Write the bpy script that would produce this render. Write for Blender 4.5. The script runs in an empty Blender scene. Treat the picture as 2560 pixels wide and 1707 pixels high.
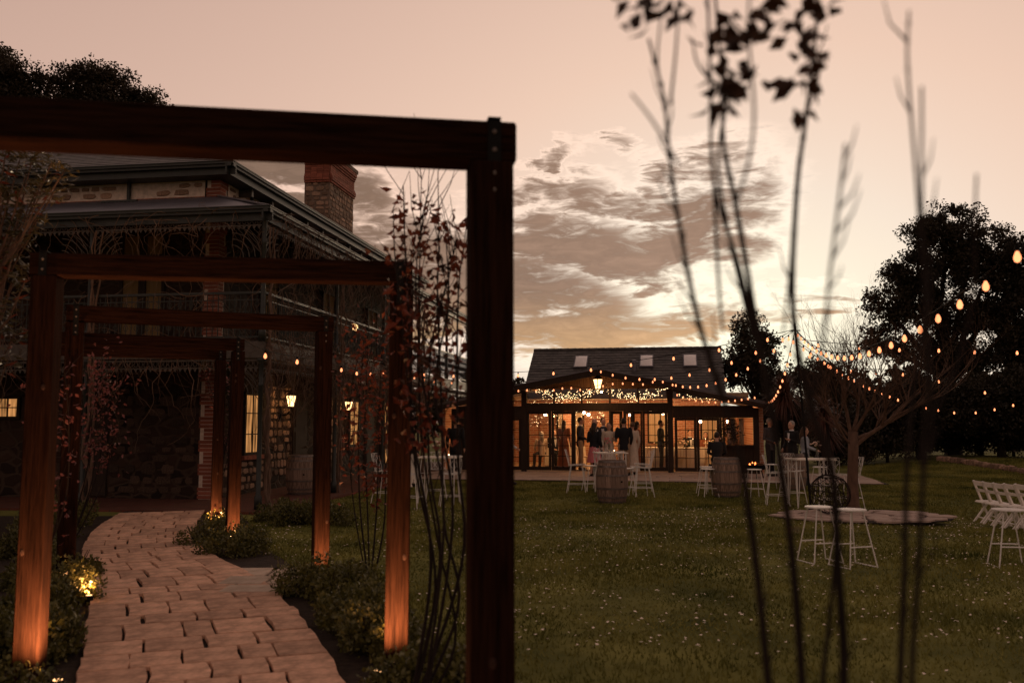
import bpy, math, random
import numpy as np
from mathutils import Vector, Matrix, noise as mnoise
R = math.radians
random.seed(7); rng = np.random.default_rng(11)
sc = bpy.context.scene
C = sc.collection

# ------------------------------------------------------------------ camera
FPX, CX, CY, CAMH, PITCH = 2265.0, 1280.0, 853.5, 1.75, R(5.05)
cam = bpy.data.cameras.new('camera'); cam_o = bpy.data.objects.new('camera', cam); C.objects.link(cam_o)
cam_o.location = (0, 0, CAMH); cam_o.rotation_euler = (R(90) + PITCH, 0, 0)
cam.sensor_width = 36.0; cam.lens = 36.0 * FPX / 2560.0
cam.clip_start = 0.05; cam.clip_end = 2000
cam.dof.use_dof = True; cam.dof.focus_distance = 21.0; cam.dof.aperture_fstop = 2.0
sc.camera = cam_o
sc.render.resolution_x = 1024; sc.render.resolution_y = 682
sc.render.engine = 'CYCLES'
sc.cycles.use_denoising = True
try: sc.cycles.denoiser = 'OPENIMAGEDENOISE'
except Exception: pass
sc.cycles.max_bounces = 6; sc.cycles.diffuse_bounces = 3; sc.cycles.glossy_bounces = 3
sc.cycles.transmission_bounces = 4; sc.cycles.transparent_max_bounces = 12
sc.cycles.sample_clamp_indirect = 3.0; sc.cycles.caustics_reflective = False; sc.cycles.caustics_refractive = False
sc.view_settings.view_transform = 'Standard'; sc.view_settings.look = 'None'
sc.view_settings.exposure = 0.38; sc.view_settings.gamma = 1.0; sc.view_settings.use_curve_mapping = False

# ------------------------------------------------------------------ world: dusk sky with a cloud bank
SUN_AZ = 15.0; SUN_EL = 3.5
world = bpy.data.worlds.new('World'); sc.world = world; world.use_nodes = True
def build_world():
    nt = world.node_tree; N = nt.nodes; L = nt.links
    bg = N['Background']
    def val(x, sock):
        if isinstance(x, (int, float)): sock.default_value = x
        else: L.new(x, sock)
    def m(op, a, b=0.0, c=None):
        n = N.new('ShaderNodeMath'); n.operation = op
        val(a, n.inputs[0]); val(b, n.inputs[1])
        if c is not None: val(c, n.inputs[2])
        return n.outputs[0]
    def sstep(x, lo, hi):
        n = N.new('ShaderNodeMapRange'); n.interpolation_type = 'SMOOTHSTEP'
        val(x, n.inputs[0]); n.inputs[1].default_value = lo; n.inputs[2].default_value = hi
        return n.outputs[0]
    def mix(f, a, b):
        n = N.new('ShaderNodeMix'); n.data_type = 'RGBA'
        val(f, n.inputs[0])
        for x, s in ((a, n.inputs[6]), (b, n.inputs[7])):
            if isinstance(x, tuple): s.default_value = (*x, 1)
            else: L.new(x, s)
        return n.outputs[2]
    def vscale(col, f):
        n = N.new('ShaderNodeVectorMath'); n.operation = 'SCALE'
        L.new(col, n.inputs[0]); val(f, n.inputs[3]); return n.outputs[0]
    sky = N.new('ShaderNodeTexSky'); sky.sky_type = 'NISHITA'; sky.sun_disc = False
    sky.sun_elevation = R(SUN_EL); sky.sun_rotation = R(SUN_AZ); sky.dust_density = 2.5
    bw = N.new('ShaderNodeRGBToBW'); L.new(sky.outputs[0], bw.inputs[0])
    raw = bw.outputs[0]; lp = m('POWER', raw, 1.4)                      # film-like response: toe, flat middle, slow shoulder to the sunset
    lum = m('ADD', m('MULTIPLY', m('DIVIDE', lp, m('ADD', lp, SKY_K)), .47), m('MULTIPLY', m('DIVIDE', raw, m('ADD', raw, 60.0)), .92))
    ramp = N.new('ShaderNodeValToRGB'); L.new(lum, ramp.inputs[0])
    cr = ramp.color_ramp
    tints = [(0.0, (1.25, .95, .84)), (0.30, (1.40, .92, .74)), (0.48, (1.33, .935, .725)), (0.60, (1.17, .97, .79)), (0.80, (1.06, 1.0, .74))]
    while len(cr.elements) < len(tints): cr.elements.new(.5)
    for e, (p, c) in zip(cr.elements, tints): e.position = p; e.color = (*[x * .6 for x in c], 1)
    clear = vscale(ramp.outputs[0], m('MULTIPLY', lum, 1 / .6))
    # cloud field in azimuth / elevation
    tc = N.new('ShaderNodeTexCoord')
    sep = N.new('ShaderNodeSeparateXYZ'); L.new(tc.outputs['Generated'], sep.inputs[0])
    x, y, z = sep.outputs
    az = m('MULTIPLY', m('ARCTAN2', x, y), 57.2958); el = m('MULTIPLY', m('ARCSINE', z), 57.2958)
    def fbm(sx, sy, off, scale, detail, rough, dist=0.0):
        cmb = N.new('ShaderNodeCombineXYZ'); val(m('MULTIPLY', az, sx), cmb.inputs[0]); val(m('MULTIPLY', el, sy), cmb.inputs[1]); cmb.inputs[2].default_value = off
        n = N.new('ShaderNodeTexNoise'); n.inputs['Scale'].default_value = scale; n.inputs['Detail'].default_value = detail
        n.inputs['Roughness'].default_value = rough; n.inputs['Distortion'].default_value = dist
        L.new(cmb.outputs[0], n.inputs['Vector']); return n.outputs[0]
    n1 = fbm(.075, .20, 1.3, 2.0, 7, .58, .6)
    n2 = fbm(.03, .075, 7.7, 1.5, 3, .5)
    n3 = fbm(.16, .62, 4.1, 3.0, 6, .62, .8)
    warp = m('ADD', m('MULTIPLY', m('SUBTRACT', n2, .5), 9.0), m('MULTIPLY', m('SUBTRACT', n3, .5), 5.0)); warp2 = m('MULTIPLY', m('SUBTRACT', n1, .5), 6.5)
    blobs = []
    for (ca, ce, ra, re, tilt, amp) in CLOUDS:
        dx = m('SUBTRACT', m('ADD', az, warp), ca); dy = m('SUBTRACT', m('ADD', el, warp2), ce)
        ct, st = math.cos(R(tilt)), math.sin(R(tilt))
        px = m('DIVIDE', m('ADD', m('MULTIPLY', dx, ct), m('MULTIPLY', dy, st)), ra)
        py = m('DIVIDE', m('SUBTRACT', m('MULTIPLY', dy, ct), m('MULTIPLY', dx, st)), re)
        r2 = m('ADD', m('MULTIPLY', px, px), m('MULTIPLY', py, py))
        blobs.append(m('MULTIPLY', sstep(r2, 2.2, .0), amp))
    b = blobs[0]
    for k in blobs[1:]: b = m('MAXIMUM', b, k)
    band = m('MULTIPLY', sstep(el, 2, 7), sstep(el, 26, 14))                        # the same broken cloud goes on round the horizon
    away = sstep(m('ABSOLUTE', az), 36, 60)
    b = m('MAXIMUM', b, m('MULTIPLY', m('MULTIPLY', band, away), m('MULTIPLY', n2, 1.3)))
    tex = m('ADD', m('MULTIPLY', m('SUBTRACT', n1, .5), 2.1), m('MULTIPLY', m('SUBTRACT', n3, .5), 1.6))
    dens = m('ADD', b, m('MULTIPLY', tex, sstep(b, .02, .30)))
    cover = sstep(dens, .16, .85)
    rim = m('MULTIPLY', sstep(dens, -.1, .25), sstep(dens, .7, .25))
    lowf = sstep(el, 9, 3)
    dark = mix(lowf, (.27, .168, .116), (.55, .325, .155))
    dark = vscale(dark, m('ADD', .1, m('MULTIPLY', m('ADD', n3, n1), .9)))
    sh = m('ADD', .42, m('MULTIPLY', sstep(lum, .2, .8), .58))                        # clouds far from the sunset are dimmer
    dark = vscale(dark, sh)
    bright = vscale(clear, 1.22)
    c1 = mix(rim, clear, bright)
    c2 = mix(m('MULTIPLY', cover, .97), c1, dark)
    L.new(c2, bg.inputs[0]); bg.inputs[1].default_value = SKY_GAIN
SKY_K, SKY_GAIN = 1.0, 1.0
# azimuth, elevation, half width, half height (degrees), tilt, weight
CLOUDS = [(-9.0, 9.6, 9.0, 3.6, -6, .95), (1.0, 7.6, 10.0, 3.3, -17, .95), (5.0, 11.2, 5.5, 1.7, -8, .78), (13.2, 13.2, 4.6, 3.8, 14, .74), (8.5, 9.4, 4.6, 1.3, -12, .75), (11.5, 11.0, 3.2, 1.3, 0, .7),
          (-14.8, 15.2, 4.2, 1.8, -8, .95), (-9.5, 14.0, 3.6, 1.3, -12, .85), (2.2, 14.4, 4.2, 1.0, 5, .62), (7.5, 13.4, 4.2, 1.0, -5, .66), (3.0, 16.8, 2.5, .6, 5, .45), (7.2, 17.2, 1.3, .7, -30, .5), (13, 6.3, 5, .8, 2, .6), (18, 7.4, 3.5, .5, 0, .45), (-24, 8, 7, 3, 0, .9)]
build_world()
world.cycles.sampling_method = 'MANUAL'; world.cycles.sample_map_resolution = 256
sun = bpy.data.lights.new('sun', 'SUN'); sun_o = bpy.data.objects.new('sun', sun); C.objects.link(sun_o)
sun.energy = 0.5; sun.angle = R(12); sun.color = (1, .72, .45)
sd = Vector((math.sin(R(SUN_AZ)) * math.cos(R(SUN_EL)), math.cos(R(SUN_AZ)) * math.cos(R(SUN_EL)), math.sin(R(SUN_EL))))
sun_o.rotation_euler = sd.to_track_quat('Z', 'Y').to_euler()

# ------------------------------------------------------------------ pixel helpers (photo pixels 2560 x 1707)
def ray(u, v):
    a = (u - CX) / FPX; b = (CY - v) / FPX
    c, s = math.cos(PITCH), math.sin(PITCH)
    return Vector((a, c - b * s, s + b * c))
def at_z(u, v, z=0.0):
    d = ray(u, v); t = (z - CAMH) / d.z
    return Vector((d.x * t, d.y * t, z))
def at_y(u, v, Y):
    d = ray(u, v); t = Y / d.y
    return Vector((d.x * t, Y, CAMH + d.z * t))

# ------------------------------------------------------------------ mesh helpers
class MB:
    def __init__(s): s.v = []; s.f = []; s.mi = []; s.cur = 0
    def add(s, vs, fs):
        o = len(s.v); s.v += [tuple(p) for p in vs]
        for f in fs: s.f.append(tuple(i + o for i in f)); s.mi.append(s.cur)
    def box(s, c, d, rz=0.0, M=None):
        x, y, z = d[0] / 2, d[1] / 2, d[2] / 2
        vs = [(-x, -y, -z), (x, -y, -z), (x, y, -z), (-x, y, -z), (-x, -y, z), (x, -y, z), (x, y, z), (-x, y, z)]
        if M is None: M = Matrix.Rotation(rz, 3, 'Z') if rz else None
        vs = [(M @ Vector(p)) if M is not None else Vector(p) for p in vs]
        s.add([p + Vector(c) for p in vs], [(0, 3, 2, 1), (4, 5, 6, 7), (0, 1, 5, 4), (1, 2, 6, 5), (2, 3, 7, 6), (3, 0, 4, 7)])
        return s
    def bbox(s, a, b):
        return s.box([(a[i] + b[i]) / 2 for i in range(3)], [abs(b[i] - a[i]) for i in range(3)])
    def chamfer(s, c, d, ch, rz=0.0):           # box whose long vertical / top edges are cut
        x, y, z = d[0] / 2, d[1] / 2, d[2] / 2
        ring = [(-x + ch, -y), (x - ch, -y), (x, -y + ch), (x, y - ch), (x - ch, y), (-x + ch, y), (-x, y - ch), (-x, -y + ch)]
        M = Matrix.Rotation(rz, 3, 'Z')
        vs = []
        for zz, k in ((-z, 1.0), (z - ch, 1.0), (z, 1 - ch / max(x, y))):
            vs += [M @ Vector((px * k, py * k, zz)) + Vector(c) for px, py in ring]
        fs = [tuple(range(7, -1, -1)), tuple(range(16, 24))]
        for r in (0, 8):
            for i in range(8): fs.append((r + i, r + (i + 1) % 8, r + 8 + (i + 1) % 8, r + 8 + i))
        s.add(vs, fs); return s
    def beam(s, p0, p1, w, h, up=(0, 0, 1)):
        p0, p1 = Vector(p0), Vector(p1); d = (p1 - p0); ln = d.length; d.normalize()
        side = d.cross(Vector(up))
        if side.length < 1e-4: side = d.cross(Vector((0, 1, 0)))
        side.normalize(); u = side.cross(d)
        M = Matrix((side, d, u)).transposed()
        return s.box((p0 + p1) / 2, (w, ln, h), M=M)
    def tube(s, pts, r, n=6, cap=True):
        pts = [Vector(p) for p in pts]; k = len(pts)
        rs = r if isinstance(r, (list, tuple)) else [r] * k
        vs = []; prev = None
        for i, p in enumerate(pts):
            d = (pts[min(i + 1, k - 1)] - pts[max(i - 1, 0)])
            if d.length < 1e-9: d = Vector((0, 0, 1))
            d.normalize()
            if prev is None:
                a = Vector((0, 0, 1)) if abs(d.z) < .9 else Vector((1, 0, 0))
                sx = d.cross(a).normalized()
            else:
                sx = prev - d * prev.dot(d)
                if sx.length < 1e-6: sx = d.cross(Vector((0, 1, .3)))
                sx.normalize()
            prev = sx; sy = d.cross(sx)
            for j in range(n):
                t = 2 * math.pi * j / n
                vs.append(p + (sx * math.cos(t) + sy * math.sin(t)) * rs[i])
        fs = []
        for i in range(k - 1):
            for j in range(n):
                fs.append((i * n + j, i * n + (j + 1) % n, (i + 1) * n + (j + 1) % n, (i + 1) * n + j))
        if cap: fs += [tuple(range(n - 1, -1, -1)), tuple(range((k - 1) * n, k * n))]
        s.add(vs, fs); return s
    def lathe(s, prof, n=16, c=(0, 0, 0), sx=1.0, sy=1.0, cap=True):
        vs = []; c = Vector(c)
        for (r, z) in prof:
            for j in range(n):
                t = 2 * math.pi * j / n
                vs.append(c + Vector((r * math.cos(t) * sx, r * math.sin(t) * sy, z)))
        fs = []; k = len(prof)
        for i in range(k - 1):
            for j in range(n): fs.append((i * n + j, i * n + (j + 1) % n, (i + 1) * n + (j + 1) % n, (i + 1) * n + j))
        if cap: fs += [tuple(range(n - 1, -1, -1)), tuple(range((k - 1) * n, k * n))]
        s.add(vs, fs); return s
    def ball(s, c, r, n=8, m=6, M=None):
        r = r if isinstance(r, (list, tuple)) else (r, r, r)
        prof = [(math.sin(math.pi * i / m), -math.cos(math.pi * i / m)) for i in range(1, m)]
        vs = []
        for (a, b) in prof:
            for j in range(n):
                t = 2 * math.pi * j / n; vs.append(Vector((a * math.cos(t) * r[0], a * math.sin(t) * r[1], b * r[2])))
        vs += [Vector((0, 0, -r[2])), Vector((0, 0, r[2]))]
        k = m - 1; fs = []
        for i in range(k - 1):
            for j in range(n): fs.append((i * n + j, i * n + (j + 1) % n, (i + 1) * n + (j + 1) % n, (i + 1) * n + j))
        for j in range(n):
            fs.append((k * n, (j + 1) % n, j)); fs.append((k * n + 1, (k - 1) * n + j, (k - 1) * n + (j + 1) % n))
        if M is not None: vs = [M @ p for p in vs]
        s.add([p + Vector(c) for p in vs], fs); return s
    def quad(s, a, b, c, d): s.add([a, b, c, d], [(0, 1, 2, 3)]); return s
    def slab(s, poly, thick):                   # polygon (3d, planar) extruded along its own normal
        P = [Vector(p) for p in poly]; n = (P[1] - P[0]).cross(P[2] - P[0]).normalized() * thick; k = len(P)
        s.add(P + [p + n for p in P], [tuple(range(k - 1, -1, -1)), tuple(range(k, 2 * k))] + [(i, (i + 1) % k, k + (i + 1) % k, k + i) for i in range(k)])
        return s
    def mesh(s, name):
        me = bpy.data.meshes.new(name); me.from_pydata(s.v, [], s.f); me.update(); return me
    def build(s, name, mats, parent=None, smooth=False, loc=None, rz=0.0):
        me = s.mesh(name)
        for mm in (mats if isinstance(mats, (list, tuple)) else [mats]): me.materials.append(mm)
        if any(s.mi): me.polygons.foreach_set('material_index', s.mi)
        if smooth: me.polygons.foreach_set('use_smooth', [True] * len(me.polygons))
        return link(name, me, parent, loc, rz)
def link(name, data, parent=None, loc=None, rz=0.0):
    o = bpy.data.objects.new(name, data); C.objects.link(o)
    if parent is not None: o.parent = parent
    if loc is not None: o.location = loc
    if rz: o.rotation_euler = (0, 0, rz)
    return o
def np_mesh(name, V, nper, mats, parent=None, mi=None):     # V: (N*nper, 3) separate faces of nper corners
    V = np.asarray(V, dtype=np.float32).reshape(-1, 3); n = len(V) // nper
    me = bpy.data.meshes.new(name); me.vertices.add(len(V)); me.loops.add(len(V)); me.polygons.add(n)
    me.vertices.foreach_set('co', V.ravel())
    me.loops.foreach_set('vertex_index', np.arange(len(V), dtype=np.int32))
    me.polygons.foreach_set('loop_start', np.arange(0, len(V), nper, dtype=np.int32))
    me.polygons.foreach_set('loop_total', np.full(n, nper, dtype=np.int32))
    for mm in (mats if isinstance(mats, (list, tuple)) else [mats]): me.materials.append(mm)
    if mi is not None: me.polygons.foreach_set('material_index', np.asarray(mi, dtype=np.int32))
    me.update(calc_edges=True)
    return link(name, me, parent)
def tag(o, label, cat, group=None):
    o['label'] = label; o['category'] = cat
    if group: o['group'] = group
    return o
def thing(name, label, cat, loc=(0, 0, 0), rz=0.0, group=None):
    return tag(link(name, None, None, loc, rz), label, cat, group)
def structure(o): o['kind'] = 'structure'; return o
def stuff(o): o['kind'] = 'stuff'; return o
def copy_tree(o, parent=None):
    c = o.copy(); C.objects.link(c)
    if parent is not None: c.parent = parent
    for ch in list(o.children): copy_tree(ch, c)
    return c
def leaves(pts, size, aspect=.5, jitter=.35, updir=None, upmix=0.0, rg=rng):
    """rhombic leaf faces, two triangles each, around the points"""
    pts = np.asarray(pts, dtype=np.float64); n = len(pts)
    d = rg.normal(size=(n, 3))
    if updir is not None: d = d / np.linalg.norm(d, axis=1)[:, None] + upmix * np.asarray(updir)
    d /= np.linalg.norm(d, axis=1)[:, None]
    q = rg.normal(size=(n, 3)); s = np.cross(d, q); s /= np.linalg.norm(s, axis=1)[:, None]
    ln = size * (1 + jitter * rg.uniform(-1, 1, n))[:, None]
    V = np.empty((n, 4, 3)); V[:, 0] = pts; V[:, 1] = pts + d * ln * .5 + s * ln * aspect * .5
    V[:, 2] = pts + d * ln; V[:, 3] = pts + d * ln * .5 - s * ln * aspect * .5
    return V.reshape(-1, 3)

# ------------------------------------------------------------------ materials
def mat(name, col, rough=.8, var=.25, scale=6.0, stretch=(1, 1, 1), bump=0.0, metal=0.0, col2=None, spec=.3, bscale=None, detail=6, coord='Object', objvar=0.0):
    m = bpy.data.materials.new(name); m.use_nodes = True
    nt = m.node_tree; N, L = nt.nodes, nt.links; p = N['Principled BSDF']
    p.inputs['Roughness'].default_value = rough; p.inputs['Metallic'].default_value = metal
    p.inputs['Specular IOR Level'].default_value = spec
    tc = N.new('ShaderNodeTexCoord'); mp = N.new('ShaderNodeMapping'); mp.inputs['Scale'].default_value = stretch
    L.new(tc.outputs[coord], mp.inputs[0])
    nz = N.new('ShaderNodeTexNoise'); nz.inputs['Scale'].default_value = scale; nz.inputs['Detail'].default_value = detail; nz.inputs['Roughness'].default_value = .6
    L.new(mp.outputs[0], nz.inputs['Vector'])
    rp = N.new('ShaderNodeValToRGB'); L.new(nz.outputs[0], rp.inputs[0])
    a = tuple(c * (1 - var) for c in col); b = tuple(min(1, c * (1 + var)) for c in (col2 or col))
    rp.color_ramp.elements[0].position = .3; rp.color_ramp.elements[0].color = (*a, 1)
    rp.color_ramp.elements[1].position = .7; rp.color_ramp.elements[1].color = (*b, 1)
    out = rp.outputs[0]
    if objvar:
        oi = N.new('ShaderNodeObjectInfo'); mr = N.new('ShaderNodeMapRange'); mr.inputs[3].default_value = 1 - objvar; mr.inputs[4].default_value = 1 + objvar
        L.new(oi.outputs['Random'], mr.inputs[0]); sc_ = N.new('ShaderNodeVectorMath'); sc_.operation = 'SCALE'
        L.new(out, sc_.inputs[0]); L.new(mr.outputs[0], sc_.inputs[3]); out = sc_.outputs[0]
    L.new(out, p.inputs['Base Color'])
    if bump:
        bp = N.new('ShaderNodeBump'); bp.inputs['Strength'].default_value = bump; bp.inputs['Distance'].default_value = .02
        nb = nz
        if bscale:
            nb = N.new('ShaderNodeTexNoise'); nb.inputs['Scale'].default_value = bscale; nb.inputs['Detail'].default_value = 5; L.new(mp.outputs[0], nb.inputs['Vector'])
        L.new(nb.outputs[0], bp.inputs['Height']); L.new(bp.outputs[0], p.inputs['Normal'])
    return m
def emit(name, col, strength, sample=True):
    m = bpy.data.materials.new(name); m.use_nodes = True; nt = m.node_tree
    nt.nodes.remove(nt.nodes['Principled BSDF']); e = nt.nodes.new('ShaderNodeEmission')
    e.inputs[0].default_value = (*col, 1); e.inputs[1].default_value = strength
    nt.links.new(e.outputs[0], nt.nodes['Material Output'].inputs[0])
    if not sample:
        try: m.cycles.emission_sampling = 'NONE'
        except Exception: pass
    return m
def glass(name, refl=.9, tint=(1, 1, 1)):
    m = bpy.data.materials.new(name); m.use_nodes = True; nt = m.node_tree; N, L = nt.nodes, nt.links
    N.remove(N['Principled BSDF'])
    t = N.new('ShaderNodeBsdfTransparent'); t.inputs[0].default_value = (*tint, 1)
    g = N.new('ShaderNodeBsdfGlossy'); g.inputs['Roughness'].default_value = .03
    lw = N.new('ShaderNodeFresnel'); lw.inputs[0].default_value = 1.45
    mx = N.new('ShaderNodeMixShader'); L.new(lw.outputs[0], mx.inputs[0]); L.new(t.outputs[0], mx.inputs[1]); L.new(g.outputs[0], mx.inputs[2])
    L.new(mx.outputs[0], N['Material Output'].inputs[0]); return m
def leafmat(name, c1, c2, rough=.55, trans=.25, scale=1.5):
    m = mat(name, c1, rough, .35, scale, col2=c2, spec=.35)
    nt = m.node_tree; N, L = nt.nodes, nt.links; p = N['Principled BSDF']
    tl = N.new('ShaderNodeBsdfTranslucent'); mx = N.new('ShaderNodeMixShader'); mx.inputs[0].default_value = trans
    L.new(p.inputs['Base Color'].links[0].from_socket, tl.inputs[0])
    L.new(p.outputs[0], mx.inputs[1]); L.new(tl.outputs[0], mx.inputs[2]); L.new(mx.outputs[0], N['Material Output'].inputs[0])
    return m
M_ = {}
M_['timber'] = mat('stained_timber', (.0125, .0050, .0029), .92, .5, 6, (11, 11, .6), .35, spec=.03, col2=(.022, .0090, .0051), detail=9)
M_['timber_h'] = mat('stained_timber_beam', (.115, .040, .019), .7, .45, 5, (.7, 9, 9), .25, col2=(.15, .060, .030))
M_['knot'] = mat('timber_knot', (.035, .013, .007), .8, .3, 30)
M_['iron'] = mat('black_iron', (.008, .0075, .007), .8, .3, 20, spec=.15)
M_['greenmetal'] = mat('dark_green_paint', (.018, .021, .018), .5, .3, 8, spec=.4)
M_['castiron'] = mat('pale_cast_iron', (.075, .062, .051), .6, .3, 10)
M_['white'] = mat('white_powder_coat', (.72, .68, .64), .45, .08, 12, spec=.4)
M_['whiteresin'] = mat('white_resin', (.78, .72, .66), .5, .06, 10)
M_['soil'] = mat('garden_soil', (.03, .018, .011), .95, .5, 14, bump=.8, coord='Object')
M_['lawn'] = mat('lawn_turf', (.098, .116, .024), .95, .50, .8, bump=.6, col2=(.152, .142, .037), bscale=60, spec=.1, detail=8)
M_['grass'] = mat('grass_blade', (.102, .126, .022), .8, .55, .7, col2=(.176, .160, .042), spec=.1)
M_['petal'] = mat('fallen_petal', (.85, .72, .60), .7, .2, 9)
M_['paver'] = mat('sandstone_paver', (.46, .265, .175), .85, .3, 9, bump=.12, col2=(.60, .36, .245), bscale=60, objvar=.2)
M_['paver_pale'] = mat('pale_sandstone_paver', (.46, .34, .25), .85, .18, 7, bump=.3, col2=(.52, .40, .31), objvar=.12)
M_['joint'] = mat('path_joint_sand', (.02, .012, .008), .95, .4, 18, bump=.5)
M_['patio'] = mat('patio_stone', (.40, .30, .25), .85, .2, 3.5, bump=.3, objvar=.1)
M_['slate'] = mat('slate_tile', (.060, .052, .048), .55, .35, 7, objvar=.35, spec=.4)
M_['corr'] = mat('galvanised_roof', (.155, .145, .165), .42, .18, 2.5, metal=.55)
M_['mortar'] = mat('lime_mortar', (.58, .47, .39), .95, .22, 9, bump=.5)
M_['mortar_dark'] = mat('dark_mortar', (.17, .12, .092), .95, .3, 9, bump=.5)  # darker mortar tone for the chimney
M_['stone'] = mat('rubble_stone', (.17, .115, .085), .9, .5, 9, bump=.6, col2=(.30, .19, .13), objvar=.5)
M_['stone_shade_tint'] = mat('shade_tinted_rubble', (.035, .022, .016), .95, .5, 9, bump=.6, col2=(.06, .038, .027), objvar=.5)  # copy of the rubble stone with the verandah's deep shade put into its colour
M_['brick'] = mat('red_brick', (.20, .055, .033), .9, .35, 14, bump=.4, col2=(.27, .090, .058), objvar=.3)
M_['stonewall'] = None
M_['glass'] = glass('window_glass')
M_['dark_timber'] = mat('dark_stained_joinery', (.028, .017, .011), .8, .35, 6, (4, 4, .6))
M_['ceiling'] = mat('pavilion_ceiling_lining', (.36, .22, .12), .7, .2, 3, (8, .5, 1))
M_['floor'] = mat('pale_floor_boards', (.52, .36, .22), .5, .2, 3, (6, .6, 1), spec=.4)
M_['cloth'] = mat('white_tablecloth', (.74, .66, .56), .9, .06, 4)
M_['curtain'] = mat('cream_curtain', (.62, .50, .36), .9, .15, 3, (9, 9, .2))
M_['blind'] = mat('ochre_blind', (.19, .125, .052), .9, .2, 3, (9, 9, .2))
M_['gable_board'] = mat('brown_gable_board', (.13, .07, .036), .8, .3, 4, (4, 4, .5))
M_['oak'] = mat('weathered_oak', (.165, .105, .075), .75, .4, 4, (8, 8, .8), .3, col2=(.235, .16, .12), objvar=.25)
M_['hoop'] = mat('galvanised_hoop', (.16, .13, .115), .5, .3, 15, metal=.6)
M_['bark'] = mat('bare_bark', (.105, .060, .040), .9, .35, 12, (1, 1, .4), .4)
M_['darkbark'] = mat('dark_bark', (.014, .008, .006), .9, .35, 12, (1, 1, .4), .4)
M_['twig'] = mat('dry_vine_twig', (.13, .080, .055), .9, .35, 6)
M_['box_leaf'] = leafmat('box_hedge_leaf', (.060, .066, .015), (.135, .118, .030), .4, .2, 7)
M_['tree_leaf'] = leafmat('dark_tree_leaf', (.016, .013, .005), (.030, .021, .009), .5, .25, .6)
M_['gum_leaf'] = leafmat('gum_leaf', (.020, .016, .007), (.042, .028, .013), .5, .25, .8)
M_['red_leaf'] = leafmat('autumn_red_leaf', (.085, .014, .008), (.17, .040, .017), .5, .35, 6)
M_['purple_leaf'] = leafmat('purple_leaf', (.10, .028, .030), (.19, .06, .055), .5, .25, 5)
M_['brown_leaf'] = leafmat('brown_leaf', (.035, .014, .008), (.065, .028, .014), .5, .3, 5)
M_['glossy_leaf'] = leafmat('glossy_evergreen_leaf', (.040, .038, .015), (.085, .066, .030), .3, .15, 4)
M_['spike_leaf'] = leafmat('dark_spike_leaf', (.05, .020, .014), (.10, .04, .025), .45, .15, 2)
M_['bulb'] = emit('lit_bulb', (1, .30, .12), 2.0, False)
M_['bulb_core'] = emit('bulb_filament', (1, .62, .35), 18, False)
M_['fairy'] = emit('fairy_light', (1, .68, .33), 7, False)
M_['lampglass'] = emit('lit_lantern_glass', (1, .55, .22), 3.2, False)
M_['warmpane'] = emit('lit_curtain_pane', (1, .42, .13), .42, False)
def pane_glow(name, col, s0, s1):
    m = emit(name, col, s1, False); nt = m.node_tree; N, L = nt.nodes, nt.links; e = [n for n in N if n.type == 'EMISSION'][0]
    tc = N.new('ShaderNodeTexCoord'); mp = N.new('ShaderNodeMapping'); mp.inputs['Scale'].default_value = (9, 9, .9); L.new(tc.outputs['Object'], mp.inputs[0])
    nz = N.new('ShaderNodeTexNoise'); nz.inputs['Scale'].default_value = 1.3; nz.inputs['Detail'].default_value = 3; L.new(mp.outputs[0], nz.inputs['Vector'])
    mr = N.new('ShaderNodeMapRange'); mr.inputs[1].default_value = .35; mr.inputs[2].default_value = .68; mr.inputs[3].default_value = s0; mr.inputs[4].default_value = s1
    L.new(nz.outputs[0], mr.inputs[0]); L.new(mr.outputs[0], e.inputs[1]); return m
M_['warmpane'] = pane_glow('lit_curtain_pane', (1, .44, .14), .04, .55)
M_['flame'] = emit('flame', (1, .20, .05), 4, False)
M_['skin'] = mat('skin', (.52, .29, .20), .55, .1, 6)
M_['hair_dark'] = mat('dark_hair', (.02, .012, .008), .5, .3, 30)
M_['hair_brown'] = mat('brown_hair', (.10, .05, .028), .5, .3, 30)
M_['hair_grey'] = mat('grey_hair', (.28, .24, .21), .6, .3, 30)
M_['suit_black'] = mat('black_suit_cloth', (.012, .012, .014), .85, .3, 8)
M_['suit_grey'] = mat('charcoal_suit_cloth', (.045, .042, .046), .85, .3, 8)
M_['suit_navy'] = mat('navy_suit_cloth', (.020, .022, .034), .85, .3, 8)
M_['chino'] = mat('tan_trouser_cloth', (.30, .20, .12), .85, .2, 8)
M_['shirt'] = mat('white_shirt_cloth', (.70, .68, .68), .85, .08, 8)
M_['cream'] = mat('cream_jacket_cloth', (.56, .46, .36), .85, .12, 8)
M_['pink'] = mat('pink_skirt_cloth', (.55, .16, .17), .85, .15, 8)
M_['bluegrey'] = mat('pale_blue_jacket_cloth', (.30, .32, .36), .85, .15, 8)
M_['rust'] = mat('rust_dress_cloth', (.30, .10, .05), .85, .2, 8)
M_['shoe'] = mat('black_shoe_leather', (.012, .01, .01), .4, .2, 8)
M_['eye'] = mat('eye', (.02, .015, .012), .3, .1, 8)
M_['clearglass'] = glass('vase_glass')
M_['flower'] = mat('cream_flower', (.75, .55, .45), .8, .15, 20)
M_['flower_pink'] = mat('pink_flower', (.60, .15, .16), .8, .15, 20)
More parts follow.
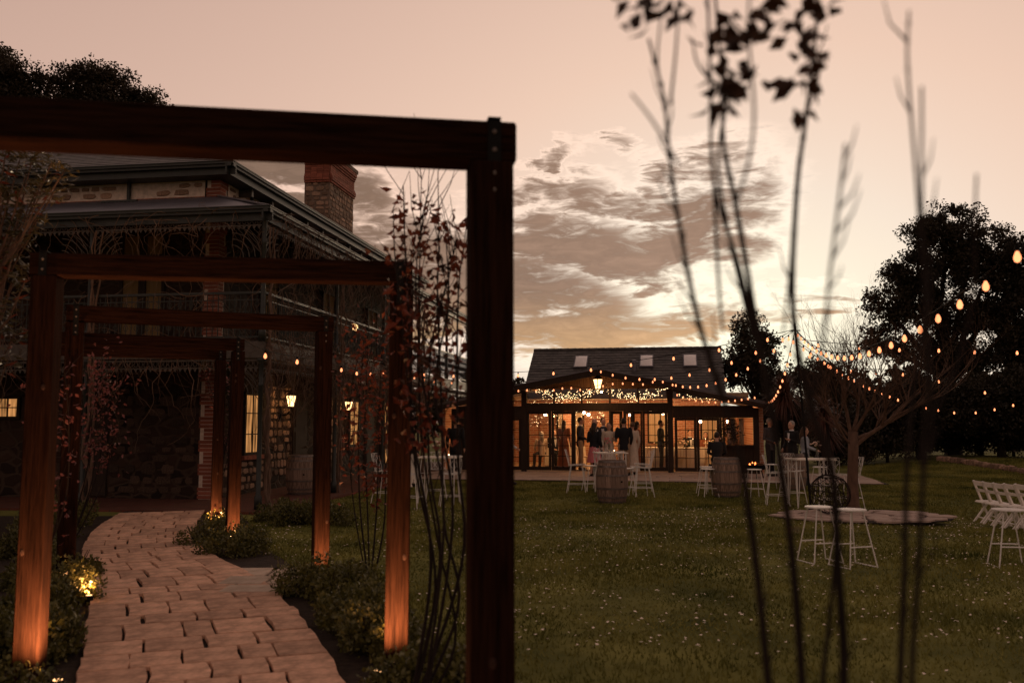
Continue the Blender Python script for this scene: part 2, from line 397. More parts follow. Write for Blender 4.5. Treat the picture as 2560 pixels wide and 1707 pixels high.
# ------------------------------------------------------------------ two masonry materials for surfaces whose pieces are too small to pick apart
def masonry(name, kind, scale, c1, c2, mortar, vec='Object', rot=(0, 0, 0)):
    m = bpy.data.materials.new(name); m.use_nodes = True; nt = m.node_tree; N, L = nt.nodes, nt.links; p = N['Principled BSDF']
    p.inputs['Roughness'].default_value = .9; p.inputs['Specular IOR Level'].default_value = .2
    tc = N.new('ShaderNodeTexCoord'); mp = N.new('ShaderNodeMapping'); mp.inputs['Rotation'].default_value = rot; L.new(tc.outputs[vec], mp.inputs[0])
    bp = N.new('ShaderNodeBump'); bp.inputs['Strength'].default_value = .8; bp.inputs['Distance'].default_value = .02
    if kind == 'rubble':
        mp.inputs['Scale'].default_value = (scale, scale, scale * 1.7)
        nz = N.new('ShaderNodeTexNoise'); nz.inputs['Scale'].default_value = 1.2; L.new(mp.outputs[0], nz.inputs['Vector'])
        mxv = N.new('ShaderNodeMix'); mxv.data_type = 'VECTOR'; mxv.inputs[0].default_value = .25
        L.new(mp.outputs[0], mxv.inputs[4]); L.new(nz.outputs['Color'], mxv.inputs[5])
        v1 = N.new('ShaderNodeTexVoronoi'); v1.feature = 'DISTANCE_TO_EDGE'; L.new(mxv.outputs[1], v1.inputs['Vector'])
        v2 = N.new('ShaderNodeTexVoronoi'); L.new(mxv.outputs[1], v2.inputs['Vector'])
        for v in (v1, v2): v.inputs['Scale'].default_value = 1.0
        mr = N.new('ShaderNodeMapRange'); mr.inputs[1].default_value = .04; mr.inputs[2].default_value = .12; L.new(v1.outputs[0], mr.inputs[0])
        bw = N.new('ShaderNodeSeparateColor'); L.new(v2.outputs['Color'], bw.inputs[0])
        rp = N.new('ShaderNodeValToRGB'); L.new(bw.outputs[0], rp.inputs[0])
        rp.color_ramp.elements[0].color = (*c1, 1); rp.color_ramp.elements[1].color = (*c2, 1)
        mx = N.new('ShaderNodeMix'); mx.data_type = 'RGBA'; L.new(mr.outputs[0], mx.inputs[0]); mx.inputs[6].default_value = (*mortar, 1); L.new(rp.outputs[0], mx.inputs[7])
        L.new(mx.outputs[2], p.inputs['Base Color']); L.new(mr.outputs[0], bp.inputs['Height'])
    else:
        bt = N.new('ShaderNodeTexBrick'); L.new(mp.outputs[0], bt.inputs['Vector']); bt.inputs['Scale'].default_value = scale
        bt.inputs['Color1'].default_value = (*c1, 1); bt.inputs['Color2'].default_value = (*c2, 1); bt.inputs['Mortar'].default_value = (*mortar, 1)
        bt.inputs['Mortar Size'].default_value = .012; bt.inputs['Brick Width'].default_value = .24; bt.inputs['Row Height'].default_value = .09
        L.new(bt.outputs[0], p.inputs['Base Color']); L.new(bt.outputs[1], bp.inputs['Height']); bp.invert = True
    L.new(bp.outputs[0], p.inputs['Normal']); return m
M_['stonewall'] = masonry('rubble_stone_wall', 'rubble', 3.2, (.012, .007, .005), (.05, .028, .019), (.055, .036, .026))  # wall colours lowered to carry the deep shade under the balcony
M_['brickfloor'] = masonry('brick_paving', 'brick', 1.0, (.10, .032, .021), (.15, .052, .034), (.06, .04, .03))
M_['brickwall'] = masonry('brick_wall', 'brick', 1.0, (.40, .16, .09), (.55, .26, .16), (.55, .42, .32), rot=(R(90), 0, 0))

# ------------------------------------------------------------------ ground
def gz(x, y):
    z = -.20 * math.exp(-((x - 9.6) / 2.6) ** 2 - ((y - 17.6) / 3.0) ** 2)
    z += .45 * math.exp(-((x - 18) / 6) ** 2 - ((y - 35) / 6.5) ** 2)
    return z
def make_lawn():
    xs = np.concatenate([[-900, -400, -150, -60, -30], np.arange(-16, 26.1, .6), [32, 40, 60, 150, 400, 900]])
    ys = np.concatenate([[-600, -200, -60, -20, -8], np.arange(-3, 46.1, .6), [52, 60, 90, 200, 500, 1500]])
    b = MB(); nx = len(xs)
    vs = [(x, y, gz(x, y) + .012 * mnoise.noise(Vector((x * .8, y * .8, 0)))) for y in ys for x in xs]
    fs = [(j * nx + i, j * nx + i + 1, (j + 1) * nx + i + 1, (j + 1) * nx + i) for j in range(len(ys) - 1) for i in range(nx - 1)]
    b.add(vs, fs); structure(b.build('lawn', M_['lawn'], smooth=True))
make_lawn()

# path edges (metres, from the photograph's ground pixels)
PY = [1.5, 2.5, 4.0, 6.06, 7.7, 9.78, 12.0, 13.4, 15.3, 17.8]
PL = [-1.35, -1.65, -2.15, -2.87, -3.55, -4.50, -5.62, -6.20, -6.85, -7.50]
PR = [.50, .20, -.35, -1.065, -1.68, -2.60, -3.95, -4.58, -5.25, -5.95]
def smooth_interp(y, T):
    # Catmull-Rom through the table
    k = max(0, min(len(PY) - 2, int(np.searchsorted(PY, y)) - 1))
    t = (y - PY[k]) / (PY[k + 1] - PY[k]); i0, i1, i2, i3 = max(k - 1, 0), k, k + 1, min(k + 2, len(PY) - 1)
    def slope(a, b): return (T[b] - T[a]) / (PY[b] - PY[a]) if b != a else 0
    h = PY[i2] - PY[i1]; m1 = slope(i0, i2) * h; m2 = slope(i1, i3) * h
    return (2*t**3 - 3*t**2 + 1) * T[i1] + (t**3 - 2*t**2 + t) * m1 + (-2*t**3 + 3*t**2) * T[i2] + (t**3 - t**2) * m2
def pl(y): return smooth_interp(y, PL)
def pr(y): return smooth_interp(y, PR)
def strip(name, fl, fr, y0, y1, z, m, n=60):
    b = MB(); vs = []
    for i in range(n + 1):
        y = y0 + (y1 - y0) * i / n; vs += [(fl(y), y, z), (fr(y), y, z)]
    b.add(vs, [(2 * i, 2 * i + 1, 2 * i + 3, 2 * i + 2) for i in range(n)])
    return structure(b.build(name, m))
def bed_r(y): return pr(y) + .75 + .12 * math.sin(y * 1.7)
strip('garden_bed', lambda y: -16, lambda y: bed_r(y) if not (9.1 < y < 10.9) else pr(y) + .05, 1.5, 16.9, .022, M_['soil'], 120)
path = strip('garden_path', pl, pr, 1.5, 17.75, .030, M_['joint'])
def make_pavers():
    r = random.Random(3)
    def P(y, t):
        yy = y + (t - .5) * .55; return Vector((pl(yy) + (pr(yy) - pl(yy)) * t, yy, 0))
    y = 1.9; cuts_prev = []
    while y < 17.2:
        d = r.choice([.34, .40, .46, .54]); y2 = y + d
        # cut the course into four or five stones whose joints miss the joints of the course before
        best = None
        for _ in range(12):
            n = r.choice([4, 4, 5]); c = [0.0] + sorted((k + r.uniform(-.22, .22)) / n for k in range(1, n)) + [1.0]
            sc_ = min([abs(p - q) for p in c[1:-1] for q in cuts_prev] + [.3])
            if best is None or sc_ > best[0]: best = (sc_, c)
        c = best[1]; cuts_prev = c[1:-1]
        for k in range(len(c) - 1):
            w = pr((y + y2) / 2) - pl((y + y2) / 2); gx = r.choice([.008, .012, .016, .020]); gy = .045 if r.random() < .06 else r.choice([.012, .016, .020])
            e0 = r.uniform(-.015, .015) if k == 0 else 0; e1 = r.uniform(-.02, .015) if k == len(c) - 2 else 0
            ta0, ta1 = c[k] + gx / w + e0 / w, c[k + 1] - .006 / w + e1 / w; bend = r.uniform(-.015, .02)
            jx = [r.uniform(-.004, .004) for _ in range(6)]; jy = [r.uniform(-.004, .004) for _ in range(6)]
            def ring(ins, z):
                ya, yb = y + .004 + ins, y2 - gy - ins; ym = (ya + yb) / 2; o = []
                for yy, bb in ((ya, 0), (ym, bend), (yb, 0)): o.append(P(yy, ta0 + (ins + bb) / w))
                for yy, bb in ((yb, 0), (ym, bend), (ya, 0)): o.append(P(yy, ta1 - (ins - bb) / w))
                return [Vector((p.x + jx[i], p.y + jy[i], z)) for i, p in enumerate(o)]
            h = .064 + r.uniform(-.003, .003); cc = P((y + y2) / 2, (ta0 + ta1) / 2); tx, ty = r.uniform(-.005, .005), r.uniform(-.004, .004)
            rings = [ring(0, .02), ring(.001, h - .007), ring(.005, h)]
            vs = [Vector((p.x - cc.x, p.y - cc.y, p.z + (p.x - cc.x) * tx + (p.y - cc.y) * ty)) for q in rings for p in q]
            fs = [tuple(range(17, 11, -1))]
            for q in (0, 6):
                for i in range(6): fs.append((q + i, q + 6 + i, q + 6 + (i + 1) % 6, q + (i + 1) % 6))
            b = MB(); b.add(vs, fs); b.build('paver', M_['paver'], path, loc=(cc.x, cc.y, 0))
        y = y2
make_pavers()
# pale landing that leads off the path on to the lawn
land = structure(MB().bbox((-3.15, 9.25, .004), (-1.75, 10.75, .028)).build('stepping_landing', M_['joint']))
def make_landing():
    r = random.Random(5); x0 = -3.2
    for (a, b_, c, d) in [(-2.95, 9.2, -2.35, 9.62), (-2.33, 9.25, -1.72, 9.68), (-3.1, 9.65, -2.62, 10.15), (-2.6, 9.70, -2.05, 10.2), (-2.03, 9.72, -1.6, 10.25), (-3.3, 10.2, -2.75, 10.75), (-2.72, 10.24, -2.2, 10.8), (-2.17, 10.27, -1.78, 10.7)]:
        mb = MB().chamfer((0, 0, .035), ((c - a) - .02, (d - b_) - .02, .055), .012, r.uniform(-.03, .03))
        mb.build('paver', M_['paver_pale'], land, loc=((a + c) / 2, (b_ + d) / 2, r.uniform(-.004, .004)))
make_landing()

# patio before the pavilion and the brick verandah floor
PAV = Vector((3.0, 31.0, 0)); PAV_RZ = R(-10)
HOUSE = Vector((-6.6, 20.1, 0)); HOUSE_RZ = R(-9)
def pav_pt(s, t, z=0): return PAV + Matrix.Rotation(PAV_RZ, 3, 'Z') @ Vector((s, t, z))
def house_pt(x, y, z=0): return HOUSE + Matrix.Rotation(HOUSE_RZ, 3, 'Z') @ Vector((x, y, z))
patio = structure(MB().bbox((-7, -4.35, -.05), (8.3, 0, .03)).build('patio', M_['joint'], loc=PAV, rz=PAV_RZ))
def make_patio():
    r = random.Random(8); t = -4.33; row = 0
    while t < -.1:
        d = .60; s = -6.98 - (row % 2) * .4
        while s < 8.25:
            w = r.choice([.6, .9, .75]); a, b_ = max(s, -6.98), min(s + w, 8.28)
            if b_ - a > .12:
                MB().chamfer((0, 0, .035), (b_ - a - .012, d - .012, .03), .008).build('paver', M_['patio'], patio, loc=((a + b_) / 2, t + d / 2, r.uniform(-.003, .003)))
            s += w
        t += d; row += 1
make_patio()
vf = structure(MB().bbox((-16, -2.45, -.05), (2.45, 0, .05)).bbox((0.001, 0, -.05), (2.45, 18.9, .05)).build('verandah_paving', M_['brickfloor'], loc=HOUSE, rz=HOUSE_RZ))

# flagstone apron round the bare tree
apron = structure(MB().lathe([(1.0, 0), (1.0, .02)], 40, sx=1.62, sy=1.12).build('tree_apron', M_['joint'], loc=(6.45, 16.95, -.006)))
def make_apron():
    r = random.Random(12); cells = []; pts = []
    rings = [(0.0, 1), (.36, 6), (.70, 11), (.98, 15)]
    for k in range(1, len(rings)):
        r0 = rings[k][0]; rin = (rings[k - 1][0] + .0) if k > 1 else 0
        n = rings[k][1]; off = r.random()
        for j in range(n):
            a0 = 2 * math.pi * (j + off + r.uniform(-.12, .12)) / n; a1 = 2 * math.pi * (j + 1 + off + r.uniform(-.12, .12)) / n - .05
            ri = rin + .02 + r.uniform(-.03, .03) if k > 1 else .04; ro = r0 + r.uniform(-.05, .06)
            am = (a0 + a1) / 2
            poly = [(ri, a0 + .03), (ro * .97, a0 + .02), (ro * 1.03, am), (ro * .97, a1), (ri, a1)]
            P = [Vector((p * math.cos(a) * 1.60, p * math.sin(a) * 1.1, 0)) for p, a in poly]
            c = sum(P, Vector()) / len(P)
            b = MB(); n5 = len(P)
            P = [c + (p - c) * .965 for p in P]
            vs = [p - c for p in P] + [(p - c) + Vector((0, 0, .03)) for p in P] + [(p - c) * .95 + Vector((0, 0, .036)) for p in P]
            fs = [tuple(range(2 * n5, 3 * n5))]
            for q in (0, n5): fs += [(q + i, q + (i + 1) % n5, q + n5 + (i + 1) % n5, q + n5 + i) for i in range(n5)]
            b.add(vs, fs); b.build('flagstone', M_['patio'], apron, loc=(c.x, c.y, .012 + r.uniform(-.003, .004)))
make_apron()

# grass blades near the camera, fallen petals
def on_lawn(n, y0, y1, x1=13.0, pw=1.0):
    out = []
    while sum(len(o) for o in out) < n:
        y = y0 + (y1 - y0) * rng.random(n) ** pw; x = rng.uniform(-5, x1, n)
        lo = np.interp(y, PY, PR) + .72
        ok = (x > lo) & (np.abs(x / np.maximum(y, .1)) < .66) & ~(((x - 6.45) / 1.6) ** 2 + ((y - 16.95) / 1.1) ** 2 < 1) & ~((x < -1.55) & (y > 9.1) & (y < 10.9))
        # keep off the verandah
        lx = (x + 6.6) * math.cos(HOUSE_RZ) + (y - 20.1) * math.sin(HOUSE_RZ)
        ok &= lx > 2.5
        qx, qy = x - 3.0, y - 31.0; ps = qx * math.cos(PAV_RZ) + qy * math.sin(PAV_RZ); pt_ = -qx * math.sin(PAV_RZ) + qy * math.cos(PAV_RZ)
        ok &= ~((pt_ > -4.42) & (ps > -7.1) & (ps < 8.4))
        out.append(np.stack([x[ok], y[ok]], 1))
    return np.concatenate(out)[:n]
def gzv(p):
    x, y = p[:, 0], p[:, 1]
    return -.20 * np.exp(-((x - 9.6) / 2.6) ** 2 - ((y - 17.6) / 3.0) ** 2) + .45 * np.exp(-((x - 18) / 6) ** 2 - ((y - 35) / 6.5) ** 2)
def make_grass():
    p = on_lawn(200000, 4.0, 33.0, x1=20.0, pw=1.15); n = len(p); z = gzv(p)
    h = rng.uniform(.018, .05, n) * (1 + .5 * np.sin(p[:, 0] * 1.3) * np.cos(p[:, 1] * 1.1)); a = rng.uniform(0, 6.283, n); w = .0035 + .0006 * p[:, 1]
    V = np.empty((n, 3, 3)); dx, dy = np.cos(a) * w, np.sin(a) * w
    V[:, 0] = np.stack([p[:, 0] - dx, p[:, 1] - dy, z - .003], 1); V[:, 1] = np.stack([p[:, 0] + dx, p[:, 1] + dy, z - .003], 1)
    V[:, 2] = np.stack([p[:, 0] + rng.normal(0, .018, n), p[:, 1] + rng.normal(0, .018, n), z + h], 1)
    o = stuff(np_mesh('grass', V.reshape(-1, 3), 3, M_['grass'])); tag(o, 'short green grass blades covering the lawn', 'grass')
    p = on_lawn(4200, 4.6, 18.5, pw=.9); cl = np.array([mnoise.noise(Vector((a * .55, b * .55, 3))) for a, b in p]); p = p[cl > -.22]
    n = len(p); z = gzv(p) + rng.uniform(.02, .045, n); s = rng.uniform(.008, .0185, n); a = rng.uniform(0, 6.283, n)
    V = np.empty((n, 4, 3))
    for k in range(4):
        t = a + k * math.pi / 2
        V[:, k] = np.stack([p[:, 0] + np.cos(t) * s, p[:, 1] + np.sin(t) * s * .8, z + rng.uniform(-.006, .008, n)], 1)
    o = stuff(np_mesh('fallen_petals', V.reshape(-1, 3), 4, M_['petal'])); tag(o, 'tiny pale petals scattered over the lawn', 'petals')
make_grass()
# ------------------------------------------------------------------ timber arches over the path
ARCH = [((-2.50, 3.08), (-.08, 3.46)), ((-3.20, 6.17), (-.81, 6.50)), ((-4.33, 8.95), (-2.07, 9.95)), ((-6.02, 11.5), (-3.84, 12.62)), ((-6.95, 13.55), (-4.68, 14.5))]
ARCH_LABEL = ['massive dark timber arch farthest from the stone house, its strapped beam crossing above the path',
              'timber arch second farthest from the stone house, its left post glowing orange from an uplight',
              'third timber arch along the path, standing between pale landing and the box hedges',
              'timber arch second from the stone house, its beam showing a pale knot',
              'timber arch closest to the stone house where the path meets the brick verandah']
PH, PW = 2.90, .165
def make_arch(i):
    (xl, yl), (xr, yr) = ARCH[i]
    l, r = Vector((xl, yl, 0)), Vector((xr, yr, 0)); c = (l + r) / 2; d = (r - l); rz = math.atan2(d.y, d.x); half = d.length / 2
    t = thing('timber_arch', ARCH_LABEL[i], 'arch', c, rz, 'timber arches along the path')
    for sx in (-1, 1):
        p = MB().chamfer((sx * half, 0, (PH - PW) / 2), (PW, PW, PH - PW - .002), .007).build('post', M_['timber'], t)
        p.rotation_euler = (R([.25, -.3, .2, -.15, .3][i]) * sx, R([-.2, .25, -.15, .3, .1][i]), 0)
        rr = random.Random(i * 7 + sx)
        for k in range(2):
            z = rr.uniform(.35, 2.4); e = MB(); e.lathe([(.014, 0), (.010, .0015), (.004, .002)], 10, sy=1.6)
            o = e.build('knot', M_['knot'], p, loc=(sx * half + rr.uniform(-.05, .05), -PW / 2 - .0005, z)); o.rotation_euler = (R(90), 0, rr.uniform(-.3, .3) * 0)
    ext = half + PW / 2 + .004
    b = MB().chamfer((0, 0, 0), (PW - .01, PW, ext * 2), .007)      # laid on its side
    o = b.build('beam', M_['timber'], t, loc=(0, 0, PH - PW / 2)); o.rotation_euler = (0, R(90), 0)
    for sx in (-1, 1):
        for sy in (-1, 1):
            s = MB().box((sx * half, sy * (PW / 2 + .004), PH - .155), (.05, .006, .30)); so = s.build('strap', M_['iron'], t)
            for zb in (PH - .05, PH - .12, PH - .21, PH - .275):
                MB().ball((sx * half, sy * (PW / 2 + .008), zb), (.010, .006, .010), 6, 4).build('bolt', M_['hoop'], so)
        s = MB().box((sx * half, 0, PH + .0045), (.05, PW + .02, .006)); s.build('strap', M_['iron'], t)
    return t
for i in range(5): make_arch(i)
# uplights sunk in the beds beside the posts
UP = []   # arch, side(-1 left,+1 right), inward offset, forward(towards camera) offset, power
UPL = [(0, -1, .32, .05, 22, 'beside the left post of the outermost arch'), (1, -1, .27, .27, 26, 'at the glowing left post of the second arch'), (1, 1, .12, .34, 17, 'before the orange-lit right post of the second arch'),
       (2, -1, .22, .30, 6, 'at the left post of the third arch'), (2, 1, .08, .30, 7, 'at the right post of the third arch'), (3, 1, .06, .34, 11, 'at the right post of the fourth arch'),
       (4, 1, .10, .30, 12, 'at the right post by the verandah'), (3, -1, .16, .30, 7, 'at the left post of the fourth arch'), (0, 1, .40, -.10, 2.0, 'beside the right post of the outermost arch')]
UPLENS = emit('uplight_lens', (1, .5, .2), 3, False)
def make_uplight(i, side, inn, fwd, pw, where):
    l, r = Vector((*ARCH[i][0], 0)), Vector((*ARCH[i][1], 0)); d = (r - l).normalized(); n = Vector((d.y, -d.x, 0))
    base = (r if side > 0 else l); p = base - d * side * inn + n * fwd
    t = thing('garden_uplight', 'small black spike uplight in the bed ' + where, 'uplight', (p.x, p.y, .02), 0, 'garden uplights under the arches')
    MB().lathe([(.02, 0), (.035, .03), (.04, .09), (.036, .092)], 12).build('housing', M_['iron'], t, True)
    MB().lathe([(.030, .0935), (.028, .096)], 12).build('lens', UPLENS, t)
    la = bpy.data.lights.new('uplight_spot', 'SPOT'); la.energy = pw * 9.5; la.color = (1, .47, .20); la.spot_size = R(125); la.spot_blend = .9; la.shadow_soft_size = .03
    lo = link('spot_light', la, t, (0, 0, .11))
    aim = (base + Vector((0, 0, 1.0)) - p - Vector((0, 0, .11)))
    lo.rotation_euler = (-aim).to_track_quat('Z', 'Y').to_euler()
for a in UPL: make_uplight(*a)
# ------------------------------------------------------------------ the stone house with its two-storey verandah
# local frame: origin at the main wall corner, +y along the long front, +x out over the lawn
VW, HL, HW = 2.0, 16.5, 14.0
Z_FLOOR, Z_FASC, Z_RAIL, Z_GUT, Z_VTOP, Z_EAVE = 3.30, 2.75, 4.30, 5.98, 6.75, 7.45
house = thing('stone_house', 'two-storey stone homestead with iron lace verandah, brick quoins and tall stone chimney', 'house', HOUSE, HOUSE_RZ)
def stone_meshes():
    out = []; r = random.Random(2)
    for k in range(8):
        n = 8; P = []
        for j in range(n):
            a = 2 * math.pi * (j + r.uniform(-.2, .2)) / n
            ca, sa = math.cos(a), math.sin(a)
            q = max(abs(ca), abs(sa)); f = (1 / q) ** .75
            P.append((ca * f * .5 * r.uniform(.84, 1.02), sa * f * .5 * r.uniform(.84, 1.02)))
        b = MB(); vs = [(x, 0.0, z) for x, z in P] + [(x * .97, -.7, z * .97) for x, z in P] + [(x * .8, -1.0, z * .8) for x, z in P]
        fs = [tuple(range(2 * n, 3 * n))]
        for q in (0, n): fs += [(q + i, q + (i + 1) % n, q + n + (i + 1) % n, q + n + i) for i in range(n)]
        b.add(vs, fs); me = b.mesh('stone'); me.materials.append(M_['stone']); out.append(me)
    return out
STONES = stone_meshes()
SHADE_STONES = []
for me_ in STONES: k_ = me_.copy(); k_.materials.clear(); k_.materials.append(M_['stone_shade_tint']); SHADE_STONES.append(k_)
brick_me = MB().box((0, 0, 0), (1, 1, 1)).mesh('brick'); brick_me.materials.append(M_['brick'])
def rubble(parent, org, ax, nrm, w, h, sw, sh, seed, holes=(), skip=.12, dark=False):
    """stones set proud of a wall face: org lower corner, ax unit vector along, nrm outward"""
    r = random.Random(seed); org, ax, nrm = Vector(org), Vector(ax), Vector(nrm)
    rz = math.atan2(ax.y, ax.x)
    if (Matrix.Rotation(rz, 3, 'Z') @ Vector((0, -1, 0))).dot(nrm) < 0: rz += math.pi
    z = 0.0
    while z < h - .04:
        hh = min(sh * r.uniform(.75, 1.3), h - z); a = -r.uniform(0, .5) * sw
        while a < w:
            ww = sw * r.uniform(.6, 1.6); a0, a1 = max(a, 0.01), min(a + ww, w - .01)
            ca, cz = (a0 + a1) / 2, z + hh / 2
            if a1 - a0 > .07 and r.random() > skip and not any(h0 < ca < h1 and g0 < cz < g1 for h0, h1, g0, g1 in holes):
                k = r.uniform(.72, .95)
                o = link('stone', (SHADE_STONES if dark else STONES)[r.randrange(8)], parent, org + ax * ca + Vector((0, 0, cz)) + nrm * -.002, rz)
                o.scale = ((a1 - a0) * k, r.uniform(.014, .03), hh * r.uniform(.68, .93))
                o.rotation_euler = (0, r.uniform(-.07, .07), rz)
            a += ww
        z += hh
def make_house():
    # walls (mortared rubble; the pieces one can tell apart are set on below)
    wa = MB().bbox((-HW, 0.0, 0), (0, .45, 7.2)).build('wall', M_['stonewall'], house)
    wb = MB().bbox((-.45, .452, 0), (0, HL, 7.2)).build('wall', M_['stonewall'], house)
    MB().bbox((-HW, HL - .4, 0), (-.452, HL - .002, 7.2)).build('wall', M_['stonewall'], house)
    MB().bbox((-HW, .452, 0), (-HW + .45, HL - .402, 7.2)).build('wall', M_['stonewall'], house)
    # lime render bands where the rubble shows clearly: between verandah roof and eaves
    ba = MB().bbox((-HW + .3, -.012, 6.70), (-.36, -.001, 7.19)).build('rendered_band', M_['mortar'], house)
    bb = MB().bbox((.001, .36, 6.70), (.012, HL - .3, 7.19)).build('rendered_band', M_['mortar'], house)
    rubble(ba, (-8.5, -.012, 6.84), (1, 0, 0), (0, -1, 0), 8.1, .32, .30, .17, 5, skip=.35)
    rubble(bb, (.012, .4, 6.84), (0, 1, 0), (1, 0, 0), 8.5, .32, .30, .17, 6, skip=.3)
    for k in range(30):   # brick stringcourse above the verandah roof
        o = link('brick', brick_me, ba, (-.48 - k * .245, -.02, 6.765)); o.scale = (.232, .03, .11)
        o = link('brick', brick_me, bb, (.02, .48 + k * .245, 6.765)); o.scale = (.03, .232, .11)
    # quoins: alternating bricks at the corner
    q = MB().bbox((-.30, -.010, .05), (-.002, -.002, 7.19)).bbox((.002, .002, .05), (.010, .30, 7.19)).build('quoin', M_['mortar'], house)
    z = .06; k = 0
    while z < 7.15:
        la, lb = ((.345, .225) if k % 6 < 3 else (.225, .345))
        o = link('brick', brick_me, q, (.018 - la / 2, -.009, z + .0375)); o.scale = (la, .022, .073)
        o = link('brick', brick_me, q, (.0085, .0205 + lb / 2, z + .0375)); o.scale = (.022, lb, .073)
        z += .086; k += 1
    # stones round the lantern on the ground floor of the long front and on the end wall
    rubble(wb, (0, 2.75, .35), (0, 1, 0), (1, 0, 0), 1.55, 2.3, .30, .20, 9, skip=.15)
    rubble(wb, (0, .45, .12), (0, 1, 0), (1, 0, 0), 2.2, .70, .30, .17, 10, skip=.1)
    rubble(wa, (-4.2, 0, .15), (1, 0, 0), (0, -1, 0), 3.8, 2.4, .34, .22, 21, skip=.1, dark=True)  # end wall under the balcony: shade is painted into these stones
    rubble(wb, (0, 6.9, .35), (0, 1, 0), (1, 0, 0), 1.6, 2.2, .30, .20, 19, skip=.15)
    # openings of the long front: (y0, y1, z0, z1, lit)
    wins = [(1.45, 2.4, .95, 2.45, 1), (8.9, 9.9, .95, 2.45, 1), (12.2, 13.3, .2, 2.45, 1), (14.3, 15.5, .2, 2.45, 1), (2.2, 3.3, 3.35, 5.6, 0), (6.4, 7.5, 3.35, 5.6, 0), (10.6, 11.7, 3.35, 5.6, 0), (14, 15, 3.35, 5.6, 0)]
    for (y0, y1, z0, z1, lit) in wins:
        w = MB().bbox((.012, y0 + .07, z0 + .07), (.018, y1 - .07, z1 - .07)).build('window', M_['warmpane'] if lit else M_['blind'], house)
        f = MB()
        for a, b in (((.0, y0, z0), (.06, y0 + .07, z1)), ((.0, y1 - .07, z0), (.06, y1, z1)), ((.0, y0 + .07, z1 - .07), (.06, y1 - .07, z1)), ((.0, y0 + .07, z0), (.06, y1 - .07, z0 + .07))): f.bbox(a, b)
        f.build('frame', M_['dark_timber'], w)
        nb = 2; nz = max(2, int((z1 - z0) / .38))
        g = MB()
        for k in range(1, nb): g.bbox((.02, y0 + (y1 - y0) * k / nb - .014, z0 + .07), (.045, y0 + (y1 - y0) * k / nb + .014, z1 - .07))
        for k in range(1, nz): zz = z0 + (z1 - z0) * k / nz; g.bbox((.02, y0 + .07, zz - .012), (.043, y1 - .07, zz + .012))
        g.build('glazing_bar', M_['dark_timber'], w)
        MB().bbox((.0, y0 - .08, z0 - .10), (.10, y1 + .08, z0 - .002)).build('sill', M_['brick'], w)
    # doors on the long front
    for (y0, y1, z0) in ((4.45, 5.4, .05), (10.6, 11.5, .05)):
        d = MB().bbox((.0, y0, z0), (.03, y1, z0 + 2.25)).build('door', M_['dark_timber'], house)
        for k in range(3): MB().bbox((.0305, y0 + .12, z0 + .15 + k * .7), (.042, y1 - .12, z0 + .72 + k * .7)).build('panel', M_['dark_timber'], d)
        MB().ball((.06, y1 - .1, z0 + 1.0), .03).build('handle', M_['hoop'], d)
    # upstairs french doors and a small lit window on the end wall
    for (x0, x1, z0, z1, m) in ((-2.35, -1.25, 3.35, 6.02, M_['blind']), (-6.3, -5.2, 3.35, 6.02, M_['blind']), (-6.0, -4.72, 1.80, 2.34, M_['warmpane']), (-3.6, -2.5, .1, 2.2, M_['dark_timber'])):
        w = MB().bbox((x0 + .07, -.018, z0 + .07), (x1 - .07, -.012, z1 - .07)).build('window', m, house)
        f = MB(); f.bbox((x0, -.06, z0), (x0 + .07, 0, z1)); f.bbox((x1 - .07, -.06, z0), (x1, 0, z1)); f.bbox((x0 + .07, -.06, z1 - .07), (x1 - .07, 0, z1)); f.bbox((x0 + .07, -.06, z0), (x1 - .07, 0, z0 + .07))
        f.build('frame', M_['dark_timber'], w)
        g = MB(); xm = (x0 + x1) / 2
        if z1 - z0 > 1: g.bbox((xm - .09, -.05, z0 + .07), (xm + .09, -.02, z1 - .07)); g.bbox((x0 + .07, -.045, z1 - .55), (x1 - .07, -.02, z1 - .50))
        else:
            for k in (1, 2, 3): xx = x0 + (x1 - x0) * k / 4; g.bbox((xx - .014, -.045, z0 + .07), (xx + .014, -.02, z1 - .07))
            g.bbox((x0 + .07, -.043, (z0 + z1) / 2 - .012), (x1 - .07, -.02, (z0 + z1) / 2 + .012))
        g.build('glazing_bar', M_['dark_timber'], w)
    # balcony floor, fascia, ceiling boards
    MB().bbox((-HW, -VW, Z_FLOOR - .12), (VW, -.003, Z_FLOOR)).bbox((.003, -.002, Z_FLOOR - .12), (VW, HL + VW, Z_FLOOR)).bbox((-3, HL + .003, Z_FLOOR - .12), (.002, HL + VW, Z_FLOOR)).build('balcony_floor', M_['dark_timber'], house)
    fa = MB().bbox((-HW, -VW - .05, Z_FASC + .25), (VW + .05, -VW - .002, Z_FLOOR + .03)).bbox((VW + .002, -VW, Z_FASC + .25), (VW + .05, HL + VW, Z_FLOOR + .03)).build('balcony_fascia', M_['castiron'], house)
    # corrugated verandah roof, hipped at the corner
    b = MB(); step = .05; am = .014
    def rib(p): return am * math.cos(p / .10 * 2 * math.pi)
    n = int((HW + VW + .12) / step)
    rows = []
    for i in range(n + 1):
        x = VW + .10 - i * step; o = max(0.0, min(x, VW)); z0 = rib(x)
        yi = -o if x > 0 else -.0
        zi = Z_VTOP - (Z_VTOP - Z_GUT) * (-yi / VW)
        rows.append(((x, -VW - .10, Z_GUT + .03 + z0), (x, min(yi, -.001) if x <= VW else -VW, zi + .06 + z0)))
    vs = [p for r_ in rows for p in r_]
    b.add(vs, [(2 * i, 2 * i + 1, 2 * i + 3, 2 * i + 2) for i in range(len(rows) - 1)])
    rows = []; n = int((HL + 2 * VW) / step)
